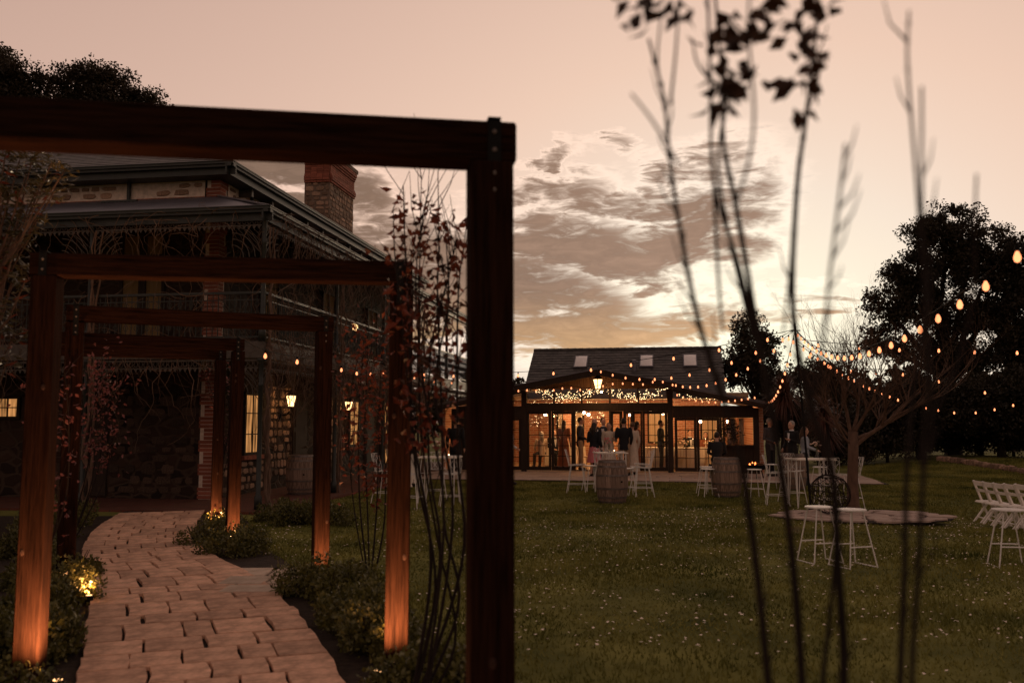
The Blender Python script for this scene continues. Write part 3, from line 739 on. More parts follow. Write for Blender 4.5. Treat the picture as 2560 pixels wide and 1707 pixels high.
    for i in range(n + 1):
        y = -VW - .10 + i * step; o = max(0.0, min(-y, VW)); z0 = rib(y)
        zi = Z_VTOP - (Z_VTOP - Z_GUT) * (o / VW)
        rows.append(((VW + .10, y, Z_GUT + .03 + z0), (max(o, .001), y, zi + .06 + z0)))
    vs = [p for r_ in rows for p in r_]
    b.add(vs, [(2 * i, 2 * i + 2, 2 * i + 3, 2 * i + 1) for i in range(len(rows) - 1)])
    b.build('verandah_roof', M_['corr'], house)
    MB().beam((.0, 0, Z_VTOP + .075), (VW + .1, -VW - .1, Z_GUT + .06), .12, .03).build('hip_capping', M_['corr'], house)
    # gutters: stepped profile with a rolled lip
    def gutter(p0, p1, out, name='gutter'):
        g = MB(); p0, p1, out = Vector(p0), Vector(p1), Vector(out)
        g.beam(p0 + out * .06, p1 + out * .06, .11, .10); g.beam(p0 + out * .135 + Vector((0, 0, .035)), p1 + out * .135 + Vector((0, 0, .035)), .045, .05)
        g.tube([p0 + out * .15 + Vector((0, 0, .065)), p1 + out * .15 + Vector((0, 0, .065))], .02, 8)
        g.beam(p0 + out * .0 + Vector((0, 0, -.10)), p1 + out * .0 + Vector((0, 0, -.10)), .035, .20)
        return g.build(name, M_['greenmetal'], house)
    gutter((-HW, -VW - .03, Z_GUT - .04), (VW + .18, -VW - .03, Z_GUT - .04), (0, -1, 0)); gutter((VW + .03, -VW - .18, Z_GUT - .04), (VW + .03, HL + VW, Z_GUT - .04), (1, 0, 0))
    gutter((-HW, -.42, Z_EAVE - .06), (.58, -.42, Z_EAVE - .06), (0, -1, 0)); gutter((.42, -.58, Z_EAVE - .06), (.42, HL + .42, Z_EAVE - .06), (1, 0, 0))
    # soffit, eave mould, brackets
    MB().bbox((-HW, -.42, 7.19), (.42, -.003, 7.24)).bbox((.013, -.002, 7.19), (.42, HL + .4, 7.24)).build('soffit', M_['greenmetal'], house)
    for k in range(14): MB().bbox((.013, .9 + k * 1.15, 7.02), (.34, 1.0 + k * 1.15, 7.188)).build('eave_bracket', M_['castiron'], house)
    # downpipes on the two bands
    for pts in (([(-2.2, -.06, 7.30), (-2.2, -.06, 6.70), (-2.2, -.30, 6.70)]), ([(.07, 1.5, 7.30), (.07, 1.5, 6.75), (.30, 1.5, 6.70)])):
        MB().tube(pts, .045, 8).build('downpipe', M_['greenmetal'], house)
    MB().tube([(-2.65, -.36, 6.68), (-1.80, -.36, 6.68)], .05, 8).build('downpipe_spreader', M_['greenmetal'], house)
    # main hipped roof with slate courses
    rz0 = Z_EAVE + .02; rise = .46; hd = HW / 2 + .45
    def roofA(y): return rz0 + (y + .45) * rise
    core = MB(); xr, xl = .45, -HW - .45; yt = -.45 + hd; zt = rz0 + hd * rise; xm = (xr + xl) / 2; ye = HL + .45 - hd
    core.add([(xr, -.45, rz0), (xl, -.45, rz0), (xl, HL + .45, rz0), (xr, HL + .45, rz0), (xm, yt, zt), (xm, ye, zt)], [(1, 0, 4), (0, 3, 5, 4), (3, 2, 5), (2, 1, 4, 5), (0, 1, 2, 3)])
    rf = core.build('roof', M_['slate'], house)
    tile = MB().box((0, 0, 0), (.245, .36, .012)).mesh('slate'); tile.materials.append(M_['slate'])
    cnt = 0; r = random.Random(4); rest = MB(); ang = math.atan(rise)
    for row in range(24):
        y = -.40 + row * .27; inset = (y + .45)
        if inset > hd - .3: break
        x = xr - inset - .15 - (row % 2) * .125
        while x > xl + inset + .15:
            p = (x, y + .12, roofA(y + .12) + .016 + r.uniform(0, .004))
            if cnt < 300 and x > -8.2 and row < 10:
                o = link('slate', tile, rf, p); o.rotation_euler = (ang - .035, 0, 0); cnt += 1
            else: rest.box(p, (.245, .36, .012), M=Matrix.Rotation(ang - .035, 3, 'X'))
            x -= .25
    stuff(rest.build('slate_courses', M_['slate'], rf))
    MB().tube([(xr, -.45, rz0 + .03), (xm, yt, zt + .04)], .07, 8).tube([(xm, yt, zt + .04), (xm, ye, zt + .04)], .07, 8).build('ridge_capping', M_['greenmetal'], rf)
    # chimney
    cx0, cx1, cy0, cy1 = -.88, -.08, 7.1, 9.3
    ch = MB().bbox((cx0, cy0, 6.9), (cx1, cy1, 10.0)).build('chimney', M_['mortar_dark'], house)
    rubble(ch, (cx0, cy0, 7.3), (1, 0, 0), (0, -1, 0), .8, 1.75, .26, .15, 31, skip=.02)
    rubble(ch, (cx1, cy0, 7.3), (0, 1, 0), (1, 0, 0), 2.2, 1.75, .28, .15, 32, skip=.04)
    for (z, ov) in [(9.06, .03), (9.13, .06), (9.20, .06), (9.27, .03), (9.34, .0), (9.41, 0), (9.48, .0), (9.55, .0), (9.62, .03), (9.69, .06), (9.76, .09), (9.83, .09)]:
        for k in range(4):
            o = link('brick', brick_me, ch, (cx0 + .10 + k * .2, cy0 - ov / 2, z)); o.scale = (.19, .06 + ov, .062)
        for k in range(10):
            o = link('brick', brick_me, ch, (cx1 + ov / 2, cy0 + .11 + k * .22, z)); o.scale = (.06 + ov, .21, .062)
    MB().bbox((cx0 - .12, cy0 - .12, 9.88), (cx1 + .12, cy1 + .12, 10.0)).build('chimney_cap', M_['mortar_dark'], ch)
    # verandah posts, lace frieze, brackets, balustrade
    posts = [(VW, y) for y in (-VW, 2.2, 6.1, 10.0, 14.0, 18.0)] + [(x, -VW) for x in (-1.75, -5.4, -9.0, -12.6)]
    for (x, y) in posts:
        for (z0, z1) in ((.05, Z_FASC + .24), (Z_FLOOR + .031, Z_GUT - .14)):
            MB().lathe([(.075, z0), (.075, z0 + .25), (.05, z0 + .28), (.045, z1 - .55), (.06, z1 - .53), (.045, z1 - .5), (.048, z1 - .08), (.08, z1 - .04), (.08, z1)], 10, c=(x, y, 0)).build('post', M_['greenmetal'], house, True)
    def lace(p0, p1, ztop, depth):
        p0, p1 = Vector(p0), Vector(p1); d = p1 - p0; ln = d.length; d.normalize(); b = MB()
        b.beam((p0.x, p0.y, ztop - .02), (p1.x, p1.y, ztop - .02), .02, .035); b.beam((p0.x, p0.y, ztop - depth), (p1.x, p1.y, ztop - depth), .015, .022)
        n = int(ln / .105)
        for i in range(n):
            c = p0 + d * (i + .5) * ln / n
            pts = [c + d * (.042 * math.cos(t)) + Vector((0, 0, ztop - depth * .5 + depth * .36 * math.sin(t))) for t in [k * math.pi / 3 for k in range(7)]]
            b.tube(pts, .008, 3, False)
            b.add([c - d * .045 + Vector((0, 0, ztop - depth)), c + d * .045 + Vector((0, 0, ztop - depth)), c + Vector((0, 0, ztop - depth - .085))], [(0, 1, 2)])
        return b
    def bracket(c, d, ztop, s=.62):
        b = MB(); c = Vector(c); d = Vector(d)
        for k, rr in enumerate((1.0, .8, .6, .4)):
            pts = [c + d * (s * (1 - rr * math.sin(t))) * 1.0 + Vector((0, 0, ztop - s * (1 - rr * math.cos(t)))) for t in [j * math.pi / 2 / 6 for j in range(7)]]
            b.tube(pts, .011, 4, False)
        for t in (.15, .35, .55, .75, .95):
            a = c + d * (s * t * .9) + Vector((0, 0, ztop - .02)); e = c + d * .02 + Vector((0, 0, ztop - s * t * .9)); b.tube([a, (a + e) / 2 + d * .03 + Vector((0, 0, .03)), e], .010, 3, False)
        return b
    def balustrade(p0, p1):
        p0, p1 = Vector(p0), Vector(p1); d = p1 - p0; ln = d.length; d.normalize(); b = MB()
        b.beam((p0.x, p0.y, Z_RAIL), (p1.x, p1.y, Z_RAIL), .07, .05); b.beam((p0.x, p0.y, Z_FLOOR + .12), (p1.x, p1.y, Z_FLOOR + .12), .04, .03)
        b.beam((p0.x, p0.y, Z_RAIL - .14), (p1.x, p1.y, Z_RAIL - .14), .025, .02)
        n = int(ln / .115)
        for i in range(n):
            c = p0 + d * (i + .5) * ln / n
            b.tube([(c.x, c.y, Z_FLOOR + .13), (c.x, c.y, Z_RAIL - .03)], .011, 4, False)
            if i % 2 == 0:
                for zc, rr in ((Z_FLOOR + .55, .07), (Z_FLOOR + .33, .05), (Z_RAIL - .22, .045)):
                    b.tube([c + d * (rr * math.cos(t)) + Vector((0, 0, zc + rr * 1.3 * math.sin(t))) for t in [k * math.pi / 3 for k in range(7)]], .008, 3, False)
        return b
    B = [(VW, y) for y in (-VW, 2.2, 6.1, 10.0, 14.0, 18.0)]; A = [(x, -VW) for x in (VW, -1.75, -5.4, -9.0, -12.6)]
    for seq in (B, A):
        for p0, p1 in zip(seq[:-1], seq[1:]):
            d = Vector((p1[0] - p0[0], p1[1] - p0[1], 0)).normalized(); q0 = (p0[0] + d.x * .06, p0[1] + d.y * .06, 0); q1 = (p1[0] - d.x * .06, p1[1] - d.y * .06, 0)
            stuff(lace(q0, q1, Z_GUT - .15, .17).build('lace_frieze', M_['castiron'], house)); stuff(lace(q0, q1, Z_FASC + .23, .17).build('lace_frieze', M_['castiron'], house))
            stuff(balustrade(q0, q1).build('balustrade', M_['greenmetal'], house))
            for q, dd in ((q0, d), (q1, -d)):
                stuff(bracket(q, dd, Z_GUT - .34).build('lace_bracket', M_['castiron'], house)); stuff(bracket(q, dd, Z_FASC + .04, .5).build('lace_bracket', M_['castiron'], house))
make_house()

# wall lanterns
def lantern(label, p, rz, power, scale=1.0, hang=False):
    t = thing('hanging_lantern' if hang else 'wall_lantern', label, 'lantern', p, rz, None if hang else 'wall lanterns on the house'); s = scale
    # tapered four-sided glass, roof, finial, bracket; local +x points away from the wall
    o = 0 if hang else .22 * s
    g = MB(); g.lathe([(.055 * s, -.12 * s), (.105 * s, .09 * s)], 4, c=(o, 0, 0)); g.build('lamp_glass', M_['lampglass'], t)
    f = MB()
    for k in range(4):
        a = k * math.pi / 2; f.tube([(o + .058 * s * math.cos(a), .058 * s * math.sin(a), -.125 * s), (o + .109 * s * math.cos(a), .109 * s * math.sin(a), .095 * s)], .008 * s, 4)
    f.lathe([(.062 * s, -.14 * s), (.062 * s, -.12 * s)], 4, c=(o, 0, 0)); f.lathe([(.13 * s, .092 * s), (.05 * s, .16 * s), (.03 * s, .19 * s), (.012 * s, .23 * s)], 4, c=(o, 0, 0))
    f.build('frame', M_['iron'], t)
    b = MB()
    if hang: b.tube([(0, 0, .22 * s), (0, 0, .42 * s)], .008, 5)
    else:
        b.tube([(.0, 0, -.28 * s), (.12 * s, 0, -.30 * s), (.22 * s, 0, -.2 * s), (.22 * s, 0, -.14 * s)], .013 * s, 6); b.tube([(.22 * s, 0, -.14 * s), (.22 * s, 0, -.45 * s)], .008 * s, 5); b.box((.012, 0, -.25 * s), (.024, .06 * s, .26 * s))
    b.build('bracket', M_['iron'], t)
    la = bpy.data.lights.new('lantern_light', 'POINT'); la.energy = power; la.color = (1, .50, .20); la.shadow_soft_size = .06
    link('light', la, t, (o + (0 if hang else .14 * s), 0, -.02 if not hang else -.22))
    return t
lantern('lit carriage lantern on the stone wall above the verandah barrel', house_pt(.03, 3.55, 2.30), HOUSE_RZ, 9, 1.3)
lantern('lit carriage lantern between two tall lower windows of the stone house', house_pt(.03, 8.1, 2.25), HOUSE_RZ, 6, 1.2)
lantern('lit lantern farthest along the lower house wall, behind the suited man', house_pt(.03, 13.8, 1.95), HOUSE_RZ, 6, 1.2)
lantern('lit lantern on the upstairs balcony wall of the house', house_pt(.03, 8.6, 4.75), HOUSE_RZ, 5, 1.2)
# bare creeper over the verandah, one plant per bay
def vine(label, p0, p1, n, seed, droop=1.0):
    r = random.Random(seed); p0, p1 = Vector(p0), Vector(p1); d = (p1 - p0); nrm = Vector((d.y, -d.x, 0)).normalized()
    t = thing('bare_creeper', label, 'creeper', house_pt(p0.x, p0.y, 0), HOUSE_RZ, 'bare creepers on the verandah')
    b = MB(); o = Vector((p0.x, p0.y, 0))
    for k in range(n):
        z = r.choice([Z_GUT - .1, Z_GUT - .2, Z_RAIL, Z_FLOOR + .1, Z_FASC + .2, Z_FLOOR])
        p = p0 + d * r.random() + Vector((0, 0, z + r.uniform(-.2, .25))) + nrm * r.uniform(.0, .22)
        dirv = Vector((r.uniform(-1, 1), r.uniform(-1, 1), r.uniform(-1.2, .4))); p.z = min(p.z, Z_GUT - .05); pts = [p.copy()]
        curl = Vector((r.uniform(-1, 1), r.uniform(-1, 1), r.uniform(-1, 1))) * .5
        for j in range(r.randint(6, 15)):
            dirv = (dirv + curl * r.uniform(0, 1) + Vector((r.uniform(-.5, .5), r.uniform(-.5, .5), r.uniform(-.5, .35) - .12 * droop))).normalized()
            off = (p - p0).dot(nrm); dirv -= nrm * (off - .1) * .8
            al = (p - p0).dot(d.normalized())
            if al < 0 or al > d.length: dirv += d.normalized() * (.6 if al < 0 else -.6)
            p = p + dirv.normalized() * r.uniform(.09, .2); p.z = min(max(p.z, .6), Z_GUT - .05); pts.append(p.copy())
        w = r.uniform(.004, .010); b.tube([q - o for q in pts], [w * (1 - .6 * i / len(pts)) for i in range(len(pts))], 3, False)
    b.build('twigs', M_['twig'], t)
    s = MB()
    for k in range(3):
        q = p0 + nrm * .1 + d.normalized() * (.1 + .06 * k); pts = [q + Vector((r.uniform(-.07, .07), r.uniform(-.07, .07), z)) - o for z in np.arange(.02, 5.9, .35)]
        s.tube(pts, [.035 - .022 * i / len(pts) for i in range(len(pts))], 5)
    s.build('stem', M_['twig'], t)
vine('dense bare creeper round the verandah corner bay above the barrel', (VW, -VW, 0), (VW, 2.2, 0), 330, 1)
vine('bare creeper over the second bay of the long verandah', (VW, 2.2, 0), (VW, 6.1, 0), 300, 2)
vine('bare creeper over the third bay of the long verandah', (VW, 6.1, 0), (VW, 10, 0), 150, 3)
vine('thin bare creeper over the fourth bay of the long verandah', (VW, 10, 0), (VW, 14, 0), 60, 4)
vine('bare creeper on the end verandah beside the corner post', (-1.75, -VW, 0), (VW, -VW, 0), 130, 5)
vine('bare creeper on the end verandah past its first middle post', (-5.4, -VW, 0), (-1.75, -VW, 0), 90, 6)
# ------------------------------------------------------------------ glazed pavilion at the end of the lawn
pav = thing('garden_pavilion', 'dark-framed glazed pavilion with low gable, side lean-to and steep shingled roof behind', 'pavilion', PAV, PAV_RZ)
ZH = 2.22            # header
def gable(s): return 3.42 - .19 * abs(s)
def leanz(s): return 2.92 - .20 * (abs(s) - 2.45)
def make_pavilion():
    DT = M_['dark_timber']
    MB().bbox((-5.6, 0, -.05), (5.4, 6.2, .09)).build('floor', M_['floor'], pav)
    # front posts and header beams
    for s in (-2.62, 2.36): MB().bbox((s - .09, -.06, .03), (s + .09, .10, gable(s) - .12)).build('post', DT, pav)
    for s in (-5.1, 5.15): MB().bbox((s - .09, -.06, .03), (s + .09, .10, 2.2)).build('post', DT, pav)
    MB().bbox((-2.53, -.05, ZH - .12), (2.27, .09, ZH + .16)).build('header', DT, pav)
    for a, b_ in ((2.451, 5.06), (-5.01, -2.711)): MB().bbox((a, -.05, 1.88), (b_, .09, ZH + .06)).build('header', DT, pav)
    # transom lights: five panes that follow the low gable
    xs = [-2.53, -1.58, -.62, .34, 1.30, 2.27]
    for a, b_ in zip(xs[:-1], xs[1:]):
        a2, b2 = a + .03, b_ - .03
        ztop = lambda s: min(2.86, gable(s) - .14)
        mid = [] if (gable(a2) - .14 > 2.86) == (gable(b2) - .14 > 2.86) else [((3.42 - .14 - 2.86) / .19) * (1 if a2 > 0 else -1)]
        poly = [(a2, .02, ZH + .161), (b2, .02, ZH + .161), (b2, .02, ztop(b2))] + [(q, .02, 2.86) for q in mid if a2 < q < b2] + [(a2, .02, ztop(a2))]
        MB().slab(poly, .006).build('transom_pane', M_['glass'], pav)
    for x in xs[1:-1]: MB().bbox((x - .03, -.04, ZH + .161), (x + .03, .07, 2.90)).build('mullion', DT, pav)
    # gable boards above the transoms
    nb = 26
    for k in range(nb):
        a, b_ = -2.53 + 4.8 * k / nb, -2.53 + 4.8 * (k + 1) / nb - .006
        zt = min(gable(a), gable(b_)) - .02; z0 = min(2.862, zt - .1)
        if zt - z0 > .03: MB().bbox((a, -.03, z0), (b_, .03, zt)).build('gable_board', M_['gable_board'], pav)
    # lean-to triangles
    for sg in (1, -1):
        a, b_ = (2.46, 4.7) if sg > 0 else (-2.72, -4.9)
        poly = [(a, .02, ZH + .062), (b_, .02, ZH + .062), (b_, .02, max(ZH + .07, leanz(b_) - .1)), (a, .02, leanz(a) - .14)]
        if sg < 0: poly = poly[::-1]
        MB().slab(poly, .006).build('transom_pane', M_['glass'], pav)
        MB().beam((a, 0.0, leanz(a) - .07), (5.15 * sg, 0, leanz(5.15) - .05), .10, .12).build('rafter', DT, pav)
    # doors: each a frame with a 2 x 5 grid of panes
    def door(s0, s1, z0, z1, cols, rows, rz=0.0, pivot=None):
        d = MB(); w = s1 - s0; st = .085 if w > .3 else .05
        x0, x1 = (0, w) if pivot != 'r' else (-w, 0)
        d.bbox((x0, -.025, z0), (x0 + st, .025, z1)); d.bbox((x1 - st, -.025, z0), (x1, .025, z1)); d.bbox((x0 + st, -.025, z0), (x1 - st, .025, z0 + .12)); d.bbox((x0 + st, -.025, z1 - .09), (x1 - st, .025, z1))
        o = d.build('door', DT, pav, loc=(s0 if pivot != 'r' else s1, .02, 0), rz=rz)
        g = MB(); gx0, gx1, gz0, gz1 = x0 + st, x1 - st, z0 + .12, z1 - .09
        for k in range(1, cols): x = gx0 + (gx1 - gx0) * k / cols; g.bbox((x - .011, -.017, gz0), (x + .011, .017, gz1))
        for k in range(1, rows): z = gz0 + (gz1 - gz0) * k / rows; g.bbox((gx0, -.016, z - .011), (gx1, .016, z + .011))
        if g.v: g.build('glazing_bar', DT, o)
        for i in range(cols):
            for j in range(rows):
                a0, a1 = gx0 + (gx1 - gx0) * i / cols, gx0 + (gx1 - gx0) * (i + 1) / cols; c0, c1 = gz0 + (gz1 - gz0) * j / rows, gz0 + (gz1 - gz0) * (j + 1) / rows
                MB().bbox((a0, -.003, c0), (a1, .003, c1)).build('pane', M_['glass'], o)
        MB().tube([(x1 - st / 2, -.03, 1.0), (x1 - st / 2, -.07, 1.0), (x1 - st / 2 - .1, -.07, 1.0)], .009, 5).build('handle', M_['iron'], o)
        return o
    door(-2.53, -1.68, .095, 2.098, 2, 5); door(-1.665, -.90, .095, 2.098, 2, 5)
    door(.36, .80, .095, 2.098, 1, 5, R(32)); door(.80, 1.14, .095, 2.098, 2, 5, R(-18)); door(1.12, 1.42, .095, 2.098, 1, 5, R(12)); door(1.425, 2.265, .095, 2.098, 2, 5)
    door(2.50, 3.22, .095, 1.878, 2, 5); door(3.225, 3.97, .095, 1.878, 2, 5)
    MB().bbox((-.895, .0, .09), (.355, .10, .11)).build('threshold', DT, pav)
    for s in (-.87, .335): MB().bbox((s - .03, -.04, .112), (s + .03, .08, 2.098)).build('door_jamb', DT, pav)
    # serving hatch in the lean-to: dwarf wall, counter, curtain side
    MB().bbox((3.98, -.04, .03), (5.05, .08, .93)).build('dwarf_wall', DT, pav)
    MB().bbox((3.95, -.22, .935), (5.06, .15, .985)).build('counter', M_['dark_timber'], pav)
    MB().bbox((3.975, -.03, .987), (4.04, .07, 1.878)).build('post', DT, pav)
    c = MB()
    for (a, b_) in ((4.34, 4.50), (4.62, 4.78)):
        n = 14; pts = []
        for k in range(n + 1): pts.append((a + (b_ - a) * k / n, .25 + .03 * math.sin(k * 1.9), 0))
        for p, q in zip(pts[:-1], pts[1:]): c.quad((p[0], p[1], .99), (q[0], q[1], .99), (q[0], q[1], 1.86), (p[0], p[1], 1.86))
    c.build('curtain', M_['curtain'], pav)
    # left lean-to glazing (mostly hidden by the near post)
    door(-3.55, -2.72, .095, 1.878, 2, 5); door(-4.4, -3.56, .095, 1.878, 2, 5); MB().bbox((-5.01, -.03, .09), (-4.405, .05, 1.878)).build('side_panel', DT, pav)
    # roofs: low front gable, lean-tos, barges
    def rp(a, b_, z0, z1, t0, t1, name, m, th=.05):
        MB().slab([(a, t0, z0), (b_, t0, z1), (b_, t1, z1), (a, t1, z0)], th).build(name, m, pav)
    rp(0, 2.75, 3.42, gable(2.75), -.9, 3.6, 'gable_roof', M_['corr']); rp(-2.75, -.0, gable(2.75), 3.42, -.9, 3.6, 'gable_roof', M_['corr'])
    rp(2.50, 5.62, 2.91, 2.285, -.55, 6.5, 'lean_to_roof', M_['corr']); rp(-5.62, -2.62, 2.285, 2.885, -.55, 6.5, 'lean_to_roof', M_['corr'])
    for sg in (1, -1):
        MB().beam((0, -.93, 3.38), (2.8 * sg, -.93, gable(2.8) - .04), .05, .20).build('barge_board', DT, pav)
        MB().beam((2.5 * sg, -.58, 2.83), (5.62 * sg, -.58, 2.205), .04, .15).build('barge_board', DT, pav)
        MB().beam((0.0, -.93, 3.50), (2.8 * sg, -.93, gable(2.8) + .075), .10, .022).build('capping', M_['corr'], pav)
        MB().beam((2.53 * sg, -.58, 2.975), (5.64 * sg, -.58, 2.345), .09, .02).build('capping', M_['corr'], pav)
        # timber lining under each slope
        rpz = -.006
        MB().slab([(0.01 * sg, -.9, 3.405), (0.01 * sg, 3.6, 3.405), (2.7 * sg, 3.6, gable(2.7) - .012), (2.7 * sg, -.9, gable(2.7) - .012)][::sg], .004).build('ceiling_lining', M_['ceiling'], pav)
    # masonry hall behind: brick walls with windows, steep shingled roof
    RS0, RS1, T0, TR, ZR, ZE = -3.18, 4.40, 2.9, 6.0, 4.66, 2.62
    MB().bbox((-5.3, 6.2, 0), (4.35, 6.42, 2.6)).build('back_wall', M_['brickwall'], pav); MB().bbox((4.352, 6.2, 0), (5.25, 6.42, 2.3)).build('back_wall', M_['brickwall'], pav)
    for s in (-5.6, 5.25): MB().bbox((s, .11, .0), (s + .15, 6.198, 2.3)).build('side_wall', M_['brickwall'], pav)
    for (a, b_) in ((-2.2, -1.2), (1.5, 2.4), (3.6, 4.4)):
        w = MB().bbox((a, 6.17, .95), (b_, 6.198, 2.1)).build('window', M_['curtain'], pav)
        f = MB(); f.bbox((a - .07, 6.15, .88), (a, 6.199, 2.17)); f.bbox((b_, 6.15, .88), (b_ + .07, 6.199, 2.17)); f.bbox((a, 6.15, 2.1), (b_, 6.199, 2.17)); f.bbox((a, 6.15, .88), (b_, 6.199, .95)); f.bbox(((a + b_) / 2 - .02, 6.15, .95), ((a + b_) / 2 + .02, 6.168, 2.1))
        f.build('frame', DT, w)
    for s in (-1.5, .28, 2.6): MB().bbox((s - .16, 3.3, .09), (s + .16, 3.62, 2.62)).build('brick_pier', M_['brickwall'], pav)
    MB().bbox((-5.4, 3.3, 2.62), (5.2, 3.62, 2.82)).build('ceiling_beam', M_['ceiling'], pav)
    MB().slab([(-2.7, 3.64, 2.83), (2.7, 3.64, 2.83), (2.7, 3.64, gable(2.7)), (0, 3.64, 3.40), (-2.7, 3.64, gable(2.7))], -.05).build('inner_gable_wall', M_['brickwall'], pav)
    MB().bbox((-5.4, 3.63, 2.62), (5.2, 6.19, 2.66)).build('ceiling_lining', M_['curtain'], pav)
    slope = math.atan((ZR - ZE) / (TR - T0))
    core = MB(); core.add([(RS0 + .03, T0, ZE), (RS1 - .03, T0, ZE), (RS1 - .03, TR, ZR), (RS0 + .03, TR, ZR), (RS0 + .03, 2 * TR - T0, ZE), (RS1 - .03, 2 * TR - T0, ZE)], [(0, 1, 2, 3), (3, 2, 5, 4), (0, 3, 4), (1, 5, 2)])
    rf = core.build('shingle_roof', M_['slate'], pav)
    tile = MB().box((0, 0, 0), (.292, .31, .022)).mesh('shingle'); tile.materials.append(M_['slate'])
    cnt = 0; r = random.Random(14); L_ = math.hypot(ZR - ZE, TR - T0); rows = int(L_ / .205); rest = MB(); M3 = Matrix.Rotation(slope - .055, 3, 'X')
    for row in range(rows, -1, -1):
        q = row * .205 + .06
        if q > L_ - .05: continue
        x = RS0 + .15 - (row % 2) * .15
        while x < RS1 + .1:
            if RS0 + .1 <= x <= RS1 - .1 or True:
                xx = min(max(x, RS0 + .146), RS1 - .146)
                p = (xx, T0 + q * math.cos(slope), ZE + q * math.sin(slope) + .02 + r.uniform(-.003, .005))
                if abs(x - xx) < .147:
                    if cnt < 300: o = link('shingle', tile, rf, p); o.rotation_euler = (slope - .055, r.uniform(-.01, .01), 0); cnt += 1
                    else: rest.box(p, (.292, .31, .022), M=M3)
            x += .30
    stuff(rest.build('shingle_courses', M_['slate'], rf))
    for k in range(26): 
        a = RS0 + .146 + k * (RS1 - RS0) / 26; rr = MB(); rr.lathe([(.075, -.15), (.085, .15)], 8); o = rr.build('ridge_tile', M_['slate'], rf, loc=(a, TR, ZR + .02)); o.rotation_euler = (0, R(90), 0)
    sl = mat('skylight_glazing', (.85, .80, .78), .25, .08, 2, spec=.5)
    for u in (1453, 1617, 1726):
        # skylight: centre from the photograph on the roof plane
        k = u - 1280; q = L_ * .70; tt = T0 + q * math.cos(slope); zz = ZE + q * math.sin(slope)
        # solve s on the row t=tt
        ox, oy = PAV.x + math.sin(-PAV_RZ) * tt, PAV.y + math.cos(PAV_RZ) * tt
        c_, s_ = math.cos(PAV_RZ), math.sin(PAV_RZ)
        D = lambda s: (oy + s_ * s)
        s = 0.0
        for _ in range(20): s = ((k / FPX) * D(s) - ox) / c_
        d = MB(); d.box((0, 0, .05), (.54, .92, .10), M=None)
        o = d.build('skylight', M_['corr'], rf, loc=(s, tt, zz + .02)); o.rotation_euler = (slope, 0, 0)
        dm = MB(); vs = []; n = 6
        for j in range(n + 1):
            for i in range(n + 1):
                a, b_ = i / n * 2 - 1, j / n * 2 - 1; vs.append((a * .23, b_ * .41, .102 + .10 * max(0, (1 - a ** 4)) * max(0, (1 - b_ ** 4))))
        dm.add(vs, [(j * 7 + i, j * 7 + i + 1, j * 7 + i + 8, j * 7 + i + 7) for j in range(n) for i in range(n)]); dm.build('skylight_dome', sl, o, True)
    MB().tube([(1.0, 4.6, 3.6), (1.0, 4.6, 4.05)], .09, 10).lathe([(.14, 4.05), (.11, 4.13), (.02, 4.17)], 10, c=(1.0, 4.6, 0)).build('roof_vent', M_['corr'], rf)
make_pavilion()
lantern('lit glass lantern hanging under the pavilion gable', pav_pt(0, -.78, 3.02), PAV_RZ, 24, 1.45, True)

# pendant bulbs inside the pavilion: these light the room
PEND = [(-2.1, 1.6, 2.0), (-1.2, 2.6, 2.05), (-.5, 1.2, 2.0), (.9, 2.4, 2.0), (2.1, 2.0, 2.05), (1.6, 4.6, 2.1), (-1.0, 4.8, 2.1), (3.4, 1.8, 1.75), (4.3, 1.2, 1.75), (-3.8, 1.8, 1.7), (3.6, 4.6, 2.0)]
bulb_me = None
for i, (s, t, z) in enumerate(PEND):
    o = thing('pendant_lamp', 'glowing pendant bulb on a black cord ' + ['above the left table', 'behind the second glass door', 'in the open doorway', 'behind the folded doors', 'behind the right fixed door', 'by the back brick wall, right of the doorway', 'by the back brick wall, left of the doorway', 'behind the first lean-to door', 'inside the serving hatch', 'in the left lean-to', 'by the lean-to back wall'][i], 'pendant lamp', pav_pt(s, t, z), 0, 'pendant bulbs in the pavilion')
    top = (gable(s) - .03 if abs(s) < 2.6 else leanz(s) - .02) if t < 3.3 else 2.615
    MB().tube([(0, 0, .09), (0, 0, top - z)], .006, 4).build('cord', M_['iron'], o)
    MB().lathe([(.02, .05), (.022, .09), (.012, .10)], 8).build('socket', M_['iron'], o)
    MB().ball((0, 0, 0), .055, 10, 8).build('bulb', M_['bulb_core'], o, True)
    la = bpy.data.lights.new('pendant_light', 'POINT'); la.energy = 21; la.color = (1, .52, .20); la.shadow_soft_size = .06
    link('light', la, o, (0, 0, -.12))
# fairy-light curtains draped under the ceiling
def fairy(label, pts_fn, n, seed, loc):
    r = random.Random(seed); b = MB()
    for k in range(n):
        p = pts_fn(r); b.ball(p, .0085 * r.uniform(.7, 1.25), 4, 3)
    o = stuff(b.build('fairy_lights', M_['fairy'], loc=PAV, rz=PAV_RZ)); tag(o, label, 'fairy lights')
def swag(s0, s1, t0, t1, z0, sag, spread):
    def f(r):
        a = r.random(); b = r.random(); s = s0 + (s1 - s0) * a
        return Vector((s, t0 + (t1 - t0) * b, min(z0 - sag * 4 * a * (1 - a) + r.gauss(0, spread), gable(s) - .03 if abs(s) < 2.6 else leanz(s) - .03)))
    return f
fairy('warm fairy lights draped under the left slope of the pavilion ceiling', swag(-2.5, -.1, .5, 2.6, 3.0, .38, .09), 230, 1, 0)
fairy('warm fairy lights draped under the right slope of the pavilion ceiling', swag(.1, 2.3, .5, 2.6, 3.05, .45, .11), 190, 2, 0)
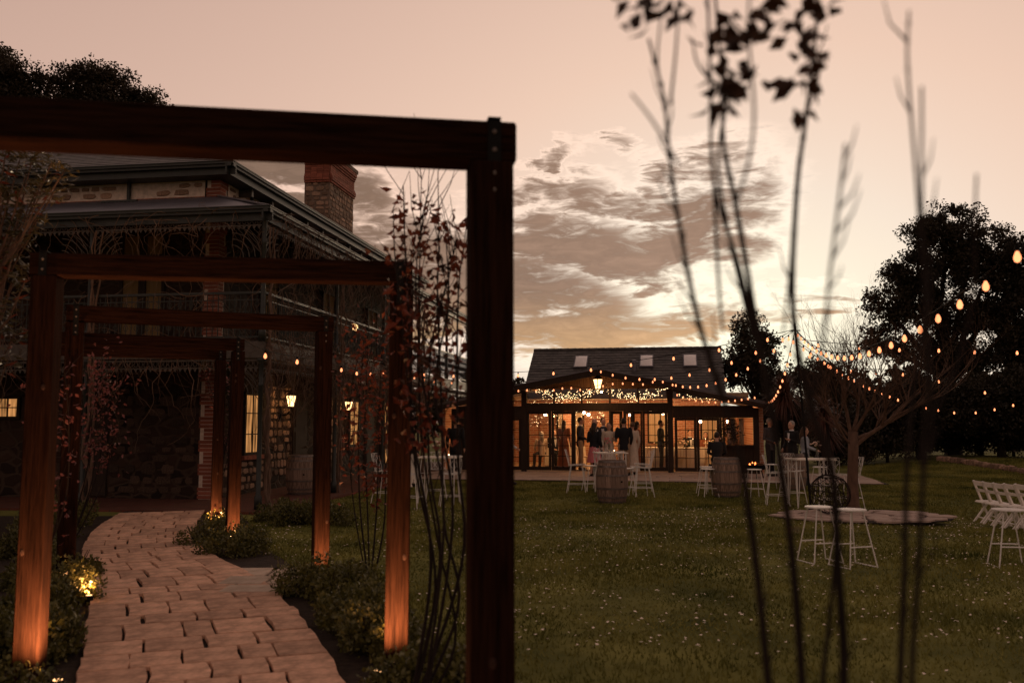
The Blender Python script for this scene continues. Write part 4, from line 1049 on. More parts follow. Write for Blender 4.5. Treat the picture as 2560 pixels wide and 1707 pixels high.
fairy('dense fairy-light curtain hung at the back of the pavilion room', lambda r: Vector((r.uniform(-3.2, -.2), r.uniform(4.6, 5.6), r.uniform(1.55, 2.5) if r.random() < .5 else r.uniform(1.9, 2.55))), 240, 3, 0)
fairy('sparse fairy lights under the pavilion lean-to roof', swag(2.6, 4.6, .4, 2.0, 2.72, .2, .05), 45, 4, 0)
# ------------------------------------------------------------------ furniture on the lawn
def sheet_lattice(b, P, nu, nv, r=.0055, diag=True):
    """wire lattice over a patch P(u,v), u,v in 0..1"""
    def line(pts): b.tube(pts, r, 4, False)
    for k in (0, 1):
        line([P(k, j / 8) for j in range(9)]); line([P(j / 8, k) for j in range(9)])
    for i in range(nu):
        for j in range(nv):
            u0, u1, v0, v1 = i / nu, (i + 1) / nu, j / nv, (j + 1) / nv
            if diag:
                if (i + j) % 2: line([P(u0, v0), P(u1, v1)])
                else: line([P(u1, v0), P(u0, v1)])
            if i: line([P(u0, v0), P(u0, v1)])
def leg4(t, top, bot, zt, r=.0088):
    for sx in (-1, 1):
        for sy in (-1, 1): MB().tube([(sx * top, sy * top, zt), (sx * bot, sy * bot, .0)], r, 6).build('leg', M_['white'], t)
def foot_ring(t, d, z, r=.007):
    MB().tube([(d, d, z), (-d, d, z), (-d, -d, z), (d, -d, z), (d, d, z)], r, 5).build('footrest', M_['white'], t)
def wire_stool(label, p, rz, group='white wire bar stools with backs'):
    t = thing('wire_bar_stool', label, 'bar stool', p, rz, group)      # local: sitter looks along -y, back at +y
    SH = .66
    def seat(u, v): return Vector(((u - .5) * .42 * (1 - .12 * v), -.20 + .40 * v, SH + .03 * (2 * u - 1) ** 2 + .02 * (1 - v)))
    def back(u, v): return Vector(((u - .5) * (.37 + .05 * math.sin(v * 3)), .20 + .10 * v ** 1.2 + -.03 * (2 * u - 1) ** 2, SH + .02 + .38 * v))
    b = MB(); sheet_lattice(b, seat, 6, 5, .0036); b.build('seat', M_['white'], t)
    b = MB(); sheet_lattice(b, back, 5, 4, .0036); b.build('backrest', M_['white'], t)
    leg4(t, .14, .235, SH); foot_ring(t, .205, .22)
    return t
def round_stool(label, p, rz, group='white backless bar stools', sled=False, h=.66, rr=.17):
    t = thing('round_bar_stool', label, 'bar stool', p, rz, group)
    MB().lathe([(rr - .015, h - .022), (rr, h - .018), (rr, h - .004), (rr - .008, h)], 24).build('seat', M_['white'], t, False)
    if not sled: leg4(t, .10, .185, h - .022); foot_ring(t, .160, .21)
    else:
        for sx in (-1, 1):
            MB().tube([(sx * .09, -.10, h - .022), (sx * .20, -.19, .02), (sx * .205, -.195, .008), (sx * .205, .195, .008), (sx * .20, .19, .02), (sx * .09, .10, h - .022)], .0085, 6).build('sled_leg', M_['white'], t)
        MB().tube([(.165, -.155, .25), (-.165, -.155, .25)], .009, 5).build('footrest', M_['white'], t); MB().tube([(.165, .155, .25), (-.165, .155, .25)], .009, 5).build('footrest', M_['white'], t)
    return t
def bar_table(label, p, rz, w, h=1.0):
    t = thing('high_bar_table', label, 'table', p, rz, 'high bar tables on the lawn')
    MB().box((0, 0, h - .0125), (w, w, .025)).build('tabletop', M_['cloth'], t)
    for sx in (-1, 1):
        for sy in (-1, 1):
            a = w / 2 - .05
            MB().tube([(sx * a, sy * a, h - .026), (sx * a, sy * a, 0)], .010, 5).tube([(sx * (a - .08), sy * a, h - .026), (sx * (a - .012), sy * a, 0)], .008, 5).tube([(sx * a, sy * (a - .08), h - .026), (sx * a, sy * (a - .012), 0)], .008, 5).build('hairpin_leg', M_['white'], t)
    return t
def vase(label, p, seed, h=.16, pink=False):
    r = random.Random(seed); t = thing('flower_vase', label, 'vase', p, 0, None)
    MB().lathe([(.03, 0), (.042, .02), (.045, .07), (.022, .12), (.026, h)], 12).build('vase', M_['clearglass'], t, True)
    s = MB(); f = MB(); g = MB()
    for k in range(9):
        a = r.uniform(0, 6.28); d = r.uniform(.03, .13); z = h + r.uniform(.06, .2); e = Vector((d * math.cos(a), d * math.sin(a), z))
        s.tube([(0, 0, .03), (e.x * .3, e.y * .3, h), e], .003, 3)
        for q in range(6):
            aa = q * 1.05; f.ball(e + Vector((.014 * math.cos(aa), .014 * math.sin(aa), r.uniform(-.006, .01))), (.014, .014, .009), 5, 4)
    s.build('stem', M_['box_leaf'], t); f.build('bloom', M_['flower_pink'] if pink else M_['flower'], t)
def candle(label, p):
    t = thing('candle_glass', label, 'candle', p, 0, 'candles on the bar tables')
    MB().lathe([(.028, 0), (.034, .07)], 10, cap=False).build('glass', M_['clearglass'], t); MB().lathe([(.024, .004), (.024, .03)], 10).build('wax', M_['cloth'], t)
    MB().lathe([(.004, .031), (.007, .042), (.001, .06)], 6).build('flame', M_['bulb_core'], t)
def g3(x, y): return (x, y, gz(x, y))
stave_me = None
def barrel(label, p, rz=0, h=.92, rb=.35):
    t = thing('wine_barrel', label, 'barrel', p, rz, 'upright wine barrels')
    n = 20; re = rb * .80; prof = [(re + (rb - re) * math.sin(math.pi * k / 8) ** .8, h * k / 8) for k in range(9)]
    b = MB(); vs = []; da = math.pi / n * .965
    for (r_, z) in prof:
        for rad in (r_ - .028, r_):
            for a in (-da, da): vs.append((rad * math.cos(a), rad * math.sin(a), z))
    fs = [(1, 0, 2, 3), (32, 33, 35, 34)]
    for k in range(8):
        q = k * 4; fs += [(q + 2, q + 6, q + 7, q + 3)[::-1], (q, q + 1, q + 5, q + 4)[::-1], (q, q + 4, q + 6, q + 2)[::-1], (q + 1, q + 3, q + 7, q + 5)[::-1]]
    b.add(vs, fs); me = b.mesh('stave'); me.materials.append(M_['oak'])
    for k in range(n): link('stave', me, t, None, 2 * math.pi * k / n)
    def rad(z): return re + (rb - re) * math.sin(math.pi * min(max(z / h, 0), 1)) ** .8
    for z, w in ((.0, .05), (.11, .04), (.30, .04), (h - .34, .04), (h - .15, .04), (h - .05, .05)):
        MB().lathe([(rad(z) + .002, z), (rad(z) + .006, z), (rad(z + w) + .006, z + w), (rad(z + w) + .002, z + w)], 28, cap=False).build('hoop', M_['hoop'], t)
    MB().lathe([(re - .03, h - .05), (re - .03, h - .03)], 24).build('head', M_['oak'], t)
    MB().lathe([(.022, 0), (.018, .02)], 8).build('bung', M_['darkbark'], t, loc=(0, 0, 0)).matrix_basis = Matrix.Translation((rb * math.cos(R(-78)), rb * math.sin(R(-78)), .47)) @ Matrix.Rotation(R(-78), 4, 'Z') @ Matrix.Rotation(R(90), 4, 'Y')
    return t
# central group before the pavilion door
barrel('dark wooden barrel standing on the lawn in front of the pavilion doorway', g3(2.17, 19.85), .3)
bar_table('white high bar table behind the dark barrel before the pavilion doorway', g3(2.42, 22.5), R(4), .76)
vase('small glass vase of pink and cream flowers on the central bar table', (2.40, 22.45, 1.0), 3, pink=True); candle('lit candle glass on the table before the pavilion doorway', (2.5, 22.3, 1.0))
wire_stool('white wire bar stool to the left of the central barrel, seat toward the table', g3(1.60, 22.6), R(82))
wire_stool('white wire bar stool to the right of the central barrel, turned to the table', g3(3.02, 21.35), R(-78))
wire_stool('white wire bar stool tucked behind the right-hand stool of the central table', g3(3.28, 22.9), R(-95))
wire_stool('white wire bar stool on the pavilion side of the central table', g3(2.35, 23.4), R(8))
wire_stool('white wire bar stool with its back toward the central barrel', g3(2.52, 21.85), R(172))
round_stool('white backless bar stool half behind the left side of the central table', g3(1.98, 22.9), .3)
round_stool('white backless bar stool between central barrel and the right wire stool', g3(2.72, 21.6), .1)
# second barrel and the group by the fire
barrel('pale weathered barrel beside the fire pit and pavilion lean-to', g3(5.02, 21.4), 1.1)
round_stool('white backless bar stool left of the pale weathered barrel', g3(4.58, 21.35), .2)
round_stool('white backless bar stool tucked behind the pale barrel on its left', g3(4.75, 22.3), .5)
round_stool('white backless bar stool right of the pale barrel, near the fire pit', g3(5.62, 21.2), .15)
round_stool('white backless bar stool behind the right bar table group, by the far barrel', g3(6.72, 23.6), .1)
round_stool('white backless bar stool past the far side of the right bar table', g3(7.55, 22.4), .4)
barrel('brown barrel behind the right-hand bar table', g3(7.25, 23.6), .7)
bar_table('white high bar table next to the leaning light pole', g3(6.32, 19.35), R(-3), .86)
vase('glass vase of white flowers on the table next to the light pole', (6.45, 19.3, 1.0), 8)
wire_stool('white wire bar stool left of the light pole, its back to the pale barrel', g3(5.62, 19.4), R(78))
wire_stool('white wire bar stool under the right bar table, behind the light pole', g3(6.15, 20.1), R(8))
wire_stool('white wire bar stool in front of the right bar table by the woven ball', g3(6.45, 18.75), R(175))
wire_stool('white wire bar stool half hidden behind the bare tree trunk', g3(7.1, 19.3), R(-88))
# left group by the house
bar_table('white high bar table on the lawn beside the verandah', g3(-1.57, 19.7), R(-6), .88)
vase('glass vase of dry flowers on the bar table beside the verandah', (-1.62, 19.75, 1.0), 5); candle('candle glass on the bar table beside the verandah', (-1.35, 19.5, 1.0))
wire_stool('white wire bar stool to the left of the verandah bar table', g3(-2.05, 18.75), R(160)); wire_stool('white wire bar stool to the right of the verandah bar table', g3(-1.27, 19.0), R(188))
wire_stool('white wire bar stool on the house side of the verandah bar table', g3(-1.7, 20.6), R(5)); wire_stool('white wire bar stool closest to the verandah posts, by the path-side sapling', g3(-2.75, 19.9), R(75))
barrel('large upright barrel on the verandah under the carriage lantern', house_pt(1.35, 1.75, .05), .2)
# near stools on the lawn
round_stool('white round stool, left one of the touching pair on the lawn', g3(3.86, 11.55), R(14), 'sled-base stools on the open lawn', True, .69, .17)
round_stool('white round stool, right one of the touching pair on the lawn', g3(4.14, 11.2), R(20), 'sled-base stools on the open lawn', True, .69, .18)
round_stool('white round stool alone on the lawn beside the folding chairs', g3(6.06, 11.2), R(-8), 'sled-base stools on the open lawn', True, .69, .19)
# folding chairs in a row
def folding_chair(i, p, rz):
    names = ['end chair of the row, facing the stools', 'second', 'third', 'fourth', 'fifth', 'sixth', 'seventh', 'eighth']
    t = thing('folding_chair', 'white resin folding chair, ' + (names[i] if i == 0 else names[i] + ' in from the exposed end of the row'), 'folding chair', p, rz, 'row of white folding chairs')
    W = M_['whiteresin']
    for sx in (-1, 1):
        MB().beam((sx * .19, -.13, .0), (sx * .19, .16, .80), .032, .045, (1, 0, 0)).build('leg', W, t)      # long leg becomes the back upright
        MB().beam((sx * .155, .20, .0), (sx * .155, -.12, .42), .03, .04, (1, 0, 0)).build('leg', W, t)
    MB().chamfer((0, -.02, .405), (.36, .36, .035), .02).build('seat', W, t)
    for k, z in enumerate((.755, .62)):
        y = -.13 + .29 * z / .80; b = MB()
        n = 6
        for q in range(n):
            a0, a1 = -.173 + .346 * q / n, -.173 + .346 * (q + 1) / n
            b.box(((a0 + a1) / 2, y + .018 * (1 - ((a0 + a1) / .346) ** 2), z), (a1 - a0, .018, .085 if k == 0 else .05))
        b.build('back_slat', W, t)
    MB().tube([(-.17, -.083, .13), (.17, -.083, .13)], .012, 6).build('crossbar', W, t); MB().tube([(-.14, .124, .10), (.14, .124, .10)], .012, 6).build('crossbar', W, t)
for i in range(7):
    x = 9.20 - .055 * i; y = 17.75 - .47 * i; folding_chair(i, g3(x, y), R(86))
# woven ball, light pole, fire pit
def woven_ball():
    t = thing('woven_ball', 'dark ball of woven wire and twigs on the flagstones under the bare tree', 'ball sculpture', (5.95, 17.15, .03))
    r = random.Random(4); b = MB(); rad = .37
    for k in range(24):
        n = Vector((r.gauss(0, 1), r.gauss(0, 1), r.gauss(0, 1))).normalized(); a = n.orthogonal().normalized(); c = n.cross(a); s = r.uniform(-.35, .35); rr = math.sqrt(1 - s * s)
        b.tube([(a * math.cos(q) + c * math.sin(q)) * rad * rr * r.uniform(.97, 1.02) + n * s * rad + Vector((0, 0, rad)) for q in [j * 2 * math.pi / 18 for j in range(19)]], .0055, 4, False)
    b.build('weave', M_['darkbark'], t)
woven_ball()
pole = thing('light_pole', 'thin dark leaning pole carrying the festoon lights above the right bar table', 'pole', (5.90, 18.1, .0))
MB().tube([(0, 0, 0), (-.09, .05, 1.9), (-.19, .1, 3.72)], .022, 8).build('shaft', M_['iron'], pole); MB().lathe([(.06, 0), (.05, .03), (.025, .08)], 10).build('foot', M_['iron'], pole)
MB().tube([(-.30, .1, 3.58), (-.08, .1, 3.58)], .012, 6).build('hook_bar', M_['iron'], pole)
def fire_pit():
    t = thing('fire_pit', 'black steel fire bowl with glowing embers on the patio beside the lean-to', 'fire pit', (7.35, 27.6, .04))
    MB().lathe([(.10, .22), (.28, .28), (.38, .40), (.40, .42), (.37, .42), (.26, .31), (.09, .26)], 20).build('bowl', M_['iron'], t, True)
    for k in range(3): a = k * 2.09 + .4; MB().tube([(.22 * math.cos(a), .22 * math.sin(a), .27), (.30 * math.cos(a), .30 * math.sin(a), 0)], .015, 6).build('leg', M_['iron'], t)
    r = random.Random(6)
    for k in range(5): a = r.uniform(0, 3.14); MB().tube([(.22 * math.cos(a), .22 * math.sin(a), .37 + .03 * k * .5), (-.22 * math.cos(a), -.22 * math.sin(a), .37 + .02 * k)], .035, 7).build('log', M_['darkbark'], t)
    f = MB()
    for k in range(9):
        c = Vector((r.gauss(-.06, .07), r.gauss(0, .07), .40)); h = r.uniform(.04, .12)
        f.lathe([(.018, 0), (.024, h * .25), (.02, h * .6), (.003, h)], 6, c=c)
    f.build('flame', M_['flame'], t, True)
    la = bpy.data.lights.new('fire_light', 'POINT'); la.energy = 5; la.color = (1, .28, .07); la.shadow_soft_size = .12; link('light', la, t, (0, 0, .65))
fire_pit()
# inside the pavilion: dressed tables, chairs, flowers
def banquet_table(label, s, t_, rr, seed):
    r = random.Random(seed); p = pav_pt(s, t_, .09); t = thing('banquet_table', label, 'table', p, 0, 'dressed tables in the pavilion')
    n = 40; vs = []
    for k in range(n):
        a = 2 * math.pi * k / n; f = 1 + .05 * math.sin(a * 11 + seed); vs.append((rr * math.cos(a), rr * math.sin(a), .74)); 
    b = MB(); low = [((rr + .03) * (1 + .07 * math.sin(2 * math.pi * k / n * 10 + seed)) * math.cos(2 * math.pi * k / n), (rr + .03) * (1 + .07 * math.sin(2 * math.pi * k / n * 10 + seed)) * math.sin(2 * math.pi * k / n), .06) for k in range(n)]
    b.add(vs + low, [tuple(range(n))] + [(n + k, n + (k + 1) % n, (k + 1) % n, k) for k in range(n)]); b.build('tablecloth', M_['cloth'], t, False)
    MB().lathe([(rr - .02, .70), (rr - .02, .735)], 24).build('tabletop', M_['floor'], t)
    for k in range(2):
        c = p + Vector((r.uniform(-.3, .3), r.uniform(-.2, .2), .74)); v = thing('flower_arrangement', 'low cream flower arrangement on ' + label, 'flowers', c, 0, None) if k == 0 else thing('candle_holder', 'lit candle on ' + label, 'candle', c, 0, None)
        if k == 0:
            MB().lathe([(.06, 0), (.08, .08)], 10).build('bowl', M_['clearglass'], v)
            f = MB(); g = rng.normal(size=(120, 3)) * np.array([.12, .12, .06]) + np.array([0, 0, .16])
            for q in range(26): f.ball((r.gauss(0, .09), r.gauss(0, .09), .17 + r.gauss(0, .05)), .03, 6, 4)
            f.build('bloom', M_['flower'], v, True); np_mesh('foliage', leaves(g, .06), 4, M_['box_leaf'], v)
        else:
            MB().lathe([(.03, 0), (.01, .02), (.01, .1), (.018, .11), (.009, .112), (.009, .28)], 8).build('candlestick', M_['cloth'], v); MB().lathe([(.004, .281), (.008, .295), (.001, .32)], 6).build('flame', M_['bulb_core'], v)
    return t
banquet_table('the round table behind the left doors', -1.55, 3.0, .75, 1); banquet_table('the round table behind the right fixed door', 1.85, 2.2, .72, 2)
banquet_table('the round table behind the first lean-to door', 2.95, 2.0, .62, 3); banquet_table('the round table behind the second lean-to door', 3.85, 2.3, .62, 4)
def bent_chair(label, s, t_, rz, m='floor'):
    t = thing('cafe_chair', label, 'chair', pav_pt(s, t_, .09), rz, 'pale cafe chairs in the pavilion'); W = M_[m]
    MB().lathe([(.19, .43), (.20, .45), (.19, .46)], 16).build('seat', W, t)
    for sx in (-1, 1):
        MB().tube([(sx * .15, -.15, .43), (sx * .17, -.19, 0)], .015, 6).build('leg', W, t); MB().tube([(sx * .14, .15, .43), (sx * .17, .21, 0)], .015, 6).build('leg', W, t)
    MB().tube([(-.15, .16, .45), (-.16, .21, .75), (-.10, .23, .90), (.10, .23, .90), (.16, .21, .75), (.15, .16, .45)], .014, 6).tube([(-.06, .17, .46), (-.05, .225, .895)], .009, 5).tube([(.06, .17, .46), (.05, .225, .895)], .009, 5).build('backrest', W, t)
for i, (s, t_, rz) in enumerate([(-.62, .75, R(70)), (-1.95, 1.3, R(185)), (.55, 2.6, R(-60)), (1.55, 1.2, R(170)), (2.3, 1.25, R(200)), (2.75, 1.05, R(178)), (3.7, 1.35, R(185)), (4.25, 1.6, R(230))]):
    wh = ['just inside the open doorway', 'behind the leftmost door', 'deep inside past the doorway', 'behind the right fixed door', 'by the pavilion front post', 'behind the first lean-to door', 'behind the second lean-to door', 'beside the serving hatch'][i]
    bent_chair('pale timber cafe chair ' + wh, s, t_, PAV_RZ + rz)
tt = thing('hatch_flowers', 'big dark flower arrangement standing on the serving hatch counter', 'flowers', pav_pt(4.28, -.03, .985), 0)
MB().lathe([(.06, 0), (.09, .12), (.06, .2)], 12).build('pot', M_['oak'], tt, True)
gg = rng.normal(size=(420, 3)) * np.array([.17, .13, .16]) + np.array([0, 0, .45]); np_mesh('foliage', leaves(gg, .09), 4, M_['tree_leaf'], tt)
bb_ = MB(); rr_ = random.Random(2)
for q in range(16): bb_.ball((rr_.gauss(0, .14), -.05 + rr_.gauss(0, .1), .42 + rr_.gauss(0, .12)), .03, 6, 4)
bb_.build('bloom', M_['flower'], tt, True)
# white-dressed table on the verandah
dt = thing('draped_table', 'cocktail table under a long white cloth beside the verandah', 'table', house_pt(2.9, 4.6, 0), 0)
n = 36; bq = MB(); top = [(.33 * math.cos(2 * math.pi * k / n), .33 * math.sin(2 * math.pi * k / n), 1.03) for k in range(n)]
mid = [(.20 * (1 + .12 * math.sin(k * 1.4)) * math.cos(2 * math.pi * k / n), .20 * (1 + .12 * math.sin(k * 1.4)) * math.sin(2 * math.pi * k / n), .55) for k in range(n)]
low = [(.34 * (1 + .14 * math.sin(k * 1.4)) * math.cos(2 * math.pi * k / n), .34 * (1 + .14 * math.sin(k * 1.4)) * math.sin(2 * math.pi * k / n), .03) for k in range(n)]
bq.add(top + mid + low, [tuple(range(n))] + [(q * n + n + k, q * n + n + (k + 1) % n, q * n + (k + 1) % n, q * n + k) for q in (0, 1) for k in range(n)]); bq.build('tablecloth', M_['cloth'], dt, True)
MB().lathe([(.03, .0), (.03, 1.0), (.31, 1.0), (.31, 1.02)], 16).build('pedestal', M_['iron'], dt)

# ------------------------------------------------------------------ people
def person(label, p, rz, h=1.75, top='suit_black', bottom='suit_black', hair='hair_dark', long_hair=False, bald=False, pose='down', skirt=None, sit=False, sleeves=True, shirt=True, lean=0.0, turn=0.0, female=False):
    t = thing('person', label, 'person', p, rz, None); k = h / 1.75
    sw = .175 if female else .195; hipw = .095
    def S(*a): return Vector(a) * k
    hip_z = .90 if not sit else .50
    dz = hip_z - .90
    hips = [(-hipw, .0), (hipw, .0)]
    legs = []
    for i, (hx, _) in enumerate(hips):
        sx = -1 if i == 0 else 1
        if sit: pts = [(hx, 0, hip_z), (hx * 1.2, -.42, hip_z - .02), (hx * 1.2, -.44, .08)]
        else: pts = [(hx, 0, hip_z), (hx * 1.05, -.015 - .02 * (i == 0), .48), (hx * 1.15, .02 - .05 * (i == 0), .08)]
        legs.append([S(*q) for q in pts])
    lx = lambda z: -lean * max(0, z - hip_z)      # forward lean (towards -y)
    sh = 1.42 + dz
    arms = []
    for sx in (-1, 1):
        s0 = (sx * sw, lx(sh), sh)
        A = {'down': [(sx * (sw + .05), .03, sh - .29), (sx * (sw + .055), -.05, sh - .54)],
             'clasp': [(sx * (sw + .05), .02, sh - .28), (sx * .06, -.20, sh - .40)],
             'hold': [(sx * (sw + .05), .02, sh - .28), ((.16, -.27, sh - .20) if sx > 0 else (-.20, -.16, sh - .46))],
             'pocket': [(sx * (sw + .09), .08, sh - .27), (sx * (sw - .01), -.03, sh - .50)],
             'table': [(sx * (sw + .06), -.08, sh - .27), (sx * .13, -.32, sh - .36)]}[pose]
        arms.append([S(*s0)] + [S(a, b + lx(c) * (1 if pose != 'down' else .6), c) for a, b, c in A])
    neck, headc = S(0, lx(sh) - .0, sh + .07), S(0, lx(sh + .2) - .015, sh + .215)
    Mh = Matrix.Rotation(turn, 3, 'Z')
    def torso(b, g):
        prof = [(hip_z - .04, .150, .105), (hip_z + .08, .148, .105), (hip_z + .20, .135 if not female else .118, .098), (hip_z + .36, .165 if not female else .14, .115), (hip_z + .48, .178 if not female else .15, .108), (sh + .02, .12, .085), (sh + .055, .06, .06)]
        n = 12; vs = []
        for z, a, c in prof:
            for j in range(n): q = 2 * math.pi * j / n; vs.append(S((a + g) * math.cos(q), (c + g) * math.sin(q) + lx(z), z))
        m_ = len(prof); fs = [tuple(range(n - 1, -1, -1)), tuple(range((m_ - 1) * n, m_ * n))]
        for i in range(m_ - 1):
            for j in range(n): fs.append((i * n + j, i * n + (j + 1) % n, (i + 1) * n + (j + 1) % n, (i + 1) * n + j))
        b.add(vs, fs)
    def limb(b, pts, rs): 
        b.tube(pts, [q * k for q in rs], 10)
        for q, r_ in zip(pts, rs): b.ball(q, r_ * k * .98, 8, 6)
    def remesh(o, vs=.013):
        m = o.modifiers.new('surface', 'REMESH'); m.mode = 'VOXEL'; m.voxel_size = vs; m.use_smooth_shade = True
        s = o.modifiers.new('relax', 'SMOOTH'); s.iterations = 2; s.factor = .5
    b = MB(); torso(b, 0)
    for l in legs: limb(b, l, [.082, .055, .038]); b.ball(l[2] + S(0, -.06, -.035), (.045 * k, .115 * k, .04 * k), 8, 6)
    for a, sx in zip(arms, (-1, 1)):
        limb(b, a, [.052, .040, .028])
        d = (a[2] - a[1]).normalized(); pc = a[2] + d * .05 * k
        side = d.cross(Vector((0, 1, 0)) if abs(d.y) < .8 else Vector((1, 0, 0))).normalized()
        up = d.cross(side)
        b.tube([a[2], pc, pc + d * .03 * k], [.026 * k, .036 * k, .030 * k], 8)
        for f, (o_, ln) in enumerate(((-.027, .060), (-.009, .072), (.009, .068), (.027, .052))):
            f0 = pc + d * .03 * k + up * o_ * k; b.tube([f0, f0 + d * ln * .55 * k, f0 + d * ln * k + side * .02 * k], [.0095 * k, .009 * k, .0075 * k], 6)
        b.tube([pc + up * -.03 * k, pc + up * -.055 * k + d * .02 * k, pc + up * -.06 * k + d * .05 * k], [.011 * k, .0105 * k, .009 * k], 6)
    b.tube([neck - S(0, 0, .06), neck + S(0, -.005, .06)], [.058 * k, .052 * k], 10)
    b.ball(headc, (.078 * k, .098 * k, .118 * k), 14, 10); b.ball(headc + Mh @ S(0, -.035, -.06), (.055 * k, .06 * k, .06 * k), 10, 8)
    b.ball(headc + Mh @ S(0, -.10, -.012), (.013 * k, .022 * k, .026 * k), 6, 5)
    for sx in (-1, 1): b.ball(headc + Mh @ S(sx * .080, .008, -.005), (.012 * k, .022 * k, .034 * k), 6, 5)
    b.ball(headc + Mh @ S(0, -.087, -.062), (.024 * k, .010 * k, .010 * k), 6, 4)
    o = b.build('body', M_['skin'], t); remesh(o, .012)
    e = MB()
    for sx in (-1, 1): MB().ball(headc + Mh @ S(sx * .031, -.089, .012), .010 * k, 6, 5).build('eye', M_['eye'], t, True)
    # clothes
    b = MB(); torso(b, .017)
    if top in ('suit_black', 'suit_grey', 'suit_navy'): b.lathe([(.172 * k, (hip_z - .12) * k), (.172 * k, (hip_z + .1) * k)], 14, sy=.74)
    for a in arms:
        e_ = a[1] + (a[2] - a[1]) * (.90 if sleeves else .05); limb(b, [a[0], a[1], e_], [.066, .053, .042])
    remesh(b.build('jacket' if 'suit' in top else 'shirt', M_[top], t), .014)
    if shirt and 'suit' in top:
        v = MB(); v.add([S(-.045, lx(sh) - .128, sh - .01), S(.045, lx(sh) - .128, sh - .01), S(.012, lx(sh - .25) - .139, sh - .27), S(-.012, lx(sh - .25) - .139, sh - .27)], [(0, 1, 2, 3)][:1])
        v.lathe([(.068 * k, .0), (.062 * k, .045 * k)], 12, c=neck - S(0, 0, .03)); v.build('shirt', M_['shirt'], t)
    if skirt:
        b = MB(); zl = .12 if skirt == 'long' else .45; n = 26; rows = []
        for z, a in ((hip_z + .14, .135), (hip_z - .02, .175), ((hip_z + zl) / 2, .205 if skirt == 'long' else .22), (zl, .25)):
            rows.append([S(a * (1 + (.05 * math.sin(j * 2.2) if z < hip_z else 0)) * math.cos(2 * math.pi * j / n), a * .82 * (1 + (.05 * math.sin(j * 2.2) if z < hip_z else 0)) * math.sin(2 * math.pi * j / n), z) for j in range(n)])
        b.add([q for r_ in rows for q in r_], [(i * n + j, i * n + n + j, i * n + n + (j + 1) % n, i * n + (j + 1) % n) for i in range(3) for j in range(n)]); b.build('skirt', M_[bottom], t, True)
    else:
        b = MB()
        for l in legs: limb(b, [l[0] + S(0, 0, .04), l[1], l[2] + S(0, 0, .03)], [.098, .072, .058])
        b.ball(S(0, .0, hip_z), (.165 * k, .12 * k, .10 * k), 10, 8); remesh(b.build('trousers', M_[bottom], t), .014)
    for l in legs: 
        b = MB(); b.ball(l[2] + S(0, -.055, -.032), (.050 * k, .13 * k, .046 * k), 10, 8); b.box(l[2] + S(0, -.055, -.07), (.085 * k, .23 * k, .018 * k)); b.build('shoe', M_['shoe'], t, True)
    if not bald:
        b = MB(); b.ball(headc + Mh @ S(0, .022, .028), (.088 * k, .096 * k, .108 * k), 12, 10)
        if long_hair: b.tube([headc + Mh @ S(0, .05, .02), headc + Mh @ S(0, .085, -.12), headc + Mh @ S(0, .09, -.32)], [.085 * k, .085 * k, .05 * k], 10)
        ho = b.build('hair', M_[hair], t); remesh(ho, .011)
    return t
def face(deg): return R(deg)     # 0 looks toward the camera side (-y), 180 away
PZ = .05
person('man in black jacket and tan trousers seen from behind, by the pavilion doorway', pav_pt(.90, -1.9, PZ), face(170), 1.80, 'suit_black', 'chino', pose='hold', shirt=False)
person('bald man in dark suit standing left in the doorway group', pav_pt(-.08, -1.5, PZ), face(60), 1.80, 'suit_black', 'suit_black', bald=True, pose='down', turn=R(20))
person('dark-haired man in suit just behind the bald man', pav_pt(.18, -.9, PZ), face(-15), 1.82, 'suit_navy', 'suit_navy', pose='clasp', turn=R(50))
person('woman in black top and pink skirt with her back to the lawn', pav_pt(.0, -2.4, PZ), face(150), 1.66, 'suit_black', 'pink', long_hair=True, skirt='short', pose='hold', shirt=False, female=True)
person('dark-haired woman in cream jacket facing the lawn', pav_pt(.42, -1.75, PZ), face(-8), 1.66, 'cream', 'cream', long_hair=True, pose='hold', female=True, skirt='short')
person('person in pale long coat beside the man in tan trousers', pav_pt(1.15, -1.4, PZ), face(200), 1.68, 'cream', 'cream', skirt='long', hair='hair_brown', female=True, shirt=False)
person('man in dark jacket and tan trousers inside the left edge of the doorway', pav_pt(-.72, .45, .09), face(85), 1.80, 'suit_navy', 'chino', pose='clasp')
person('woman in long rust dress with long hair behind the second glass door', pav_pt(-1.32, .7, .09), face(160), 1.70, 'rust', 'rust', long_hair=True, hair='hair_brown', skirt='long', pose='down', female=True, sleeves=False)
person('man in dark suit standing behind the right fixed glass door', pav_pt(2.02, 1.15, .09), face(75), 1.70, 'suit_black', 'suit_grey', pose='hold')
person('woman in dark dress partly hidden by the folded pavilion doors', pav_pt(1.22, .8, .09), face(100), 1.66, 'rust', 'rust', long_hair=True, skirt='long', pose='clasp', female=True)
person('seated woman with pale hair behind the leftmost glass door', pav_pt(-2.25, 1.6, .09), face(200), 1.68, 'cream', 'suit_grey', hair='hair_grey', long_hair=True, sit=True, pose='table', female=True)
person('seated man in dark suit at the table behind the leftmost glass door', pav_pt(-1.85, 2.1, .09), face(20), 1.76, 'suit_black', 'suit_black', sit=True, pose='table')
person('seated man in dark suit behind the first lean-to door', pav_pt(3.05, 2.95, .09), face(5), 1.76, 'suit_black', 'suit_black', sit=True, pose='table')
person('seated woman with dark hair behind the second lean-to door', pav_pt(3.62, 3.1, .09), face(-10), 1.66, 'rust', 'suit_black', sit=True, pose='table', long_hair=True, female=True)
person('seated man in charcoal suit far right behind the lean-to doors', pav_pt(4.05, 3.0, .09), face(10), 1.74, 'suit_grey', 'suit_grey', sit=True, pose='table', hair='hair_grey')
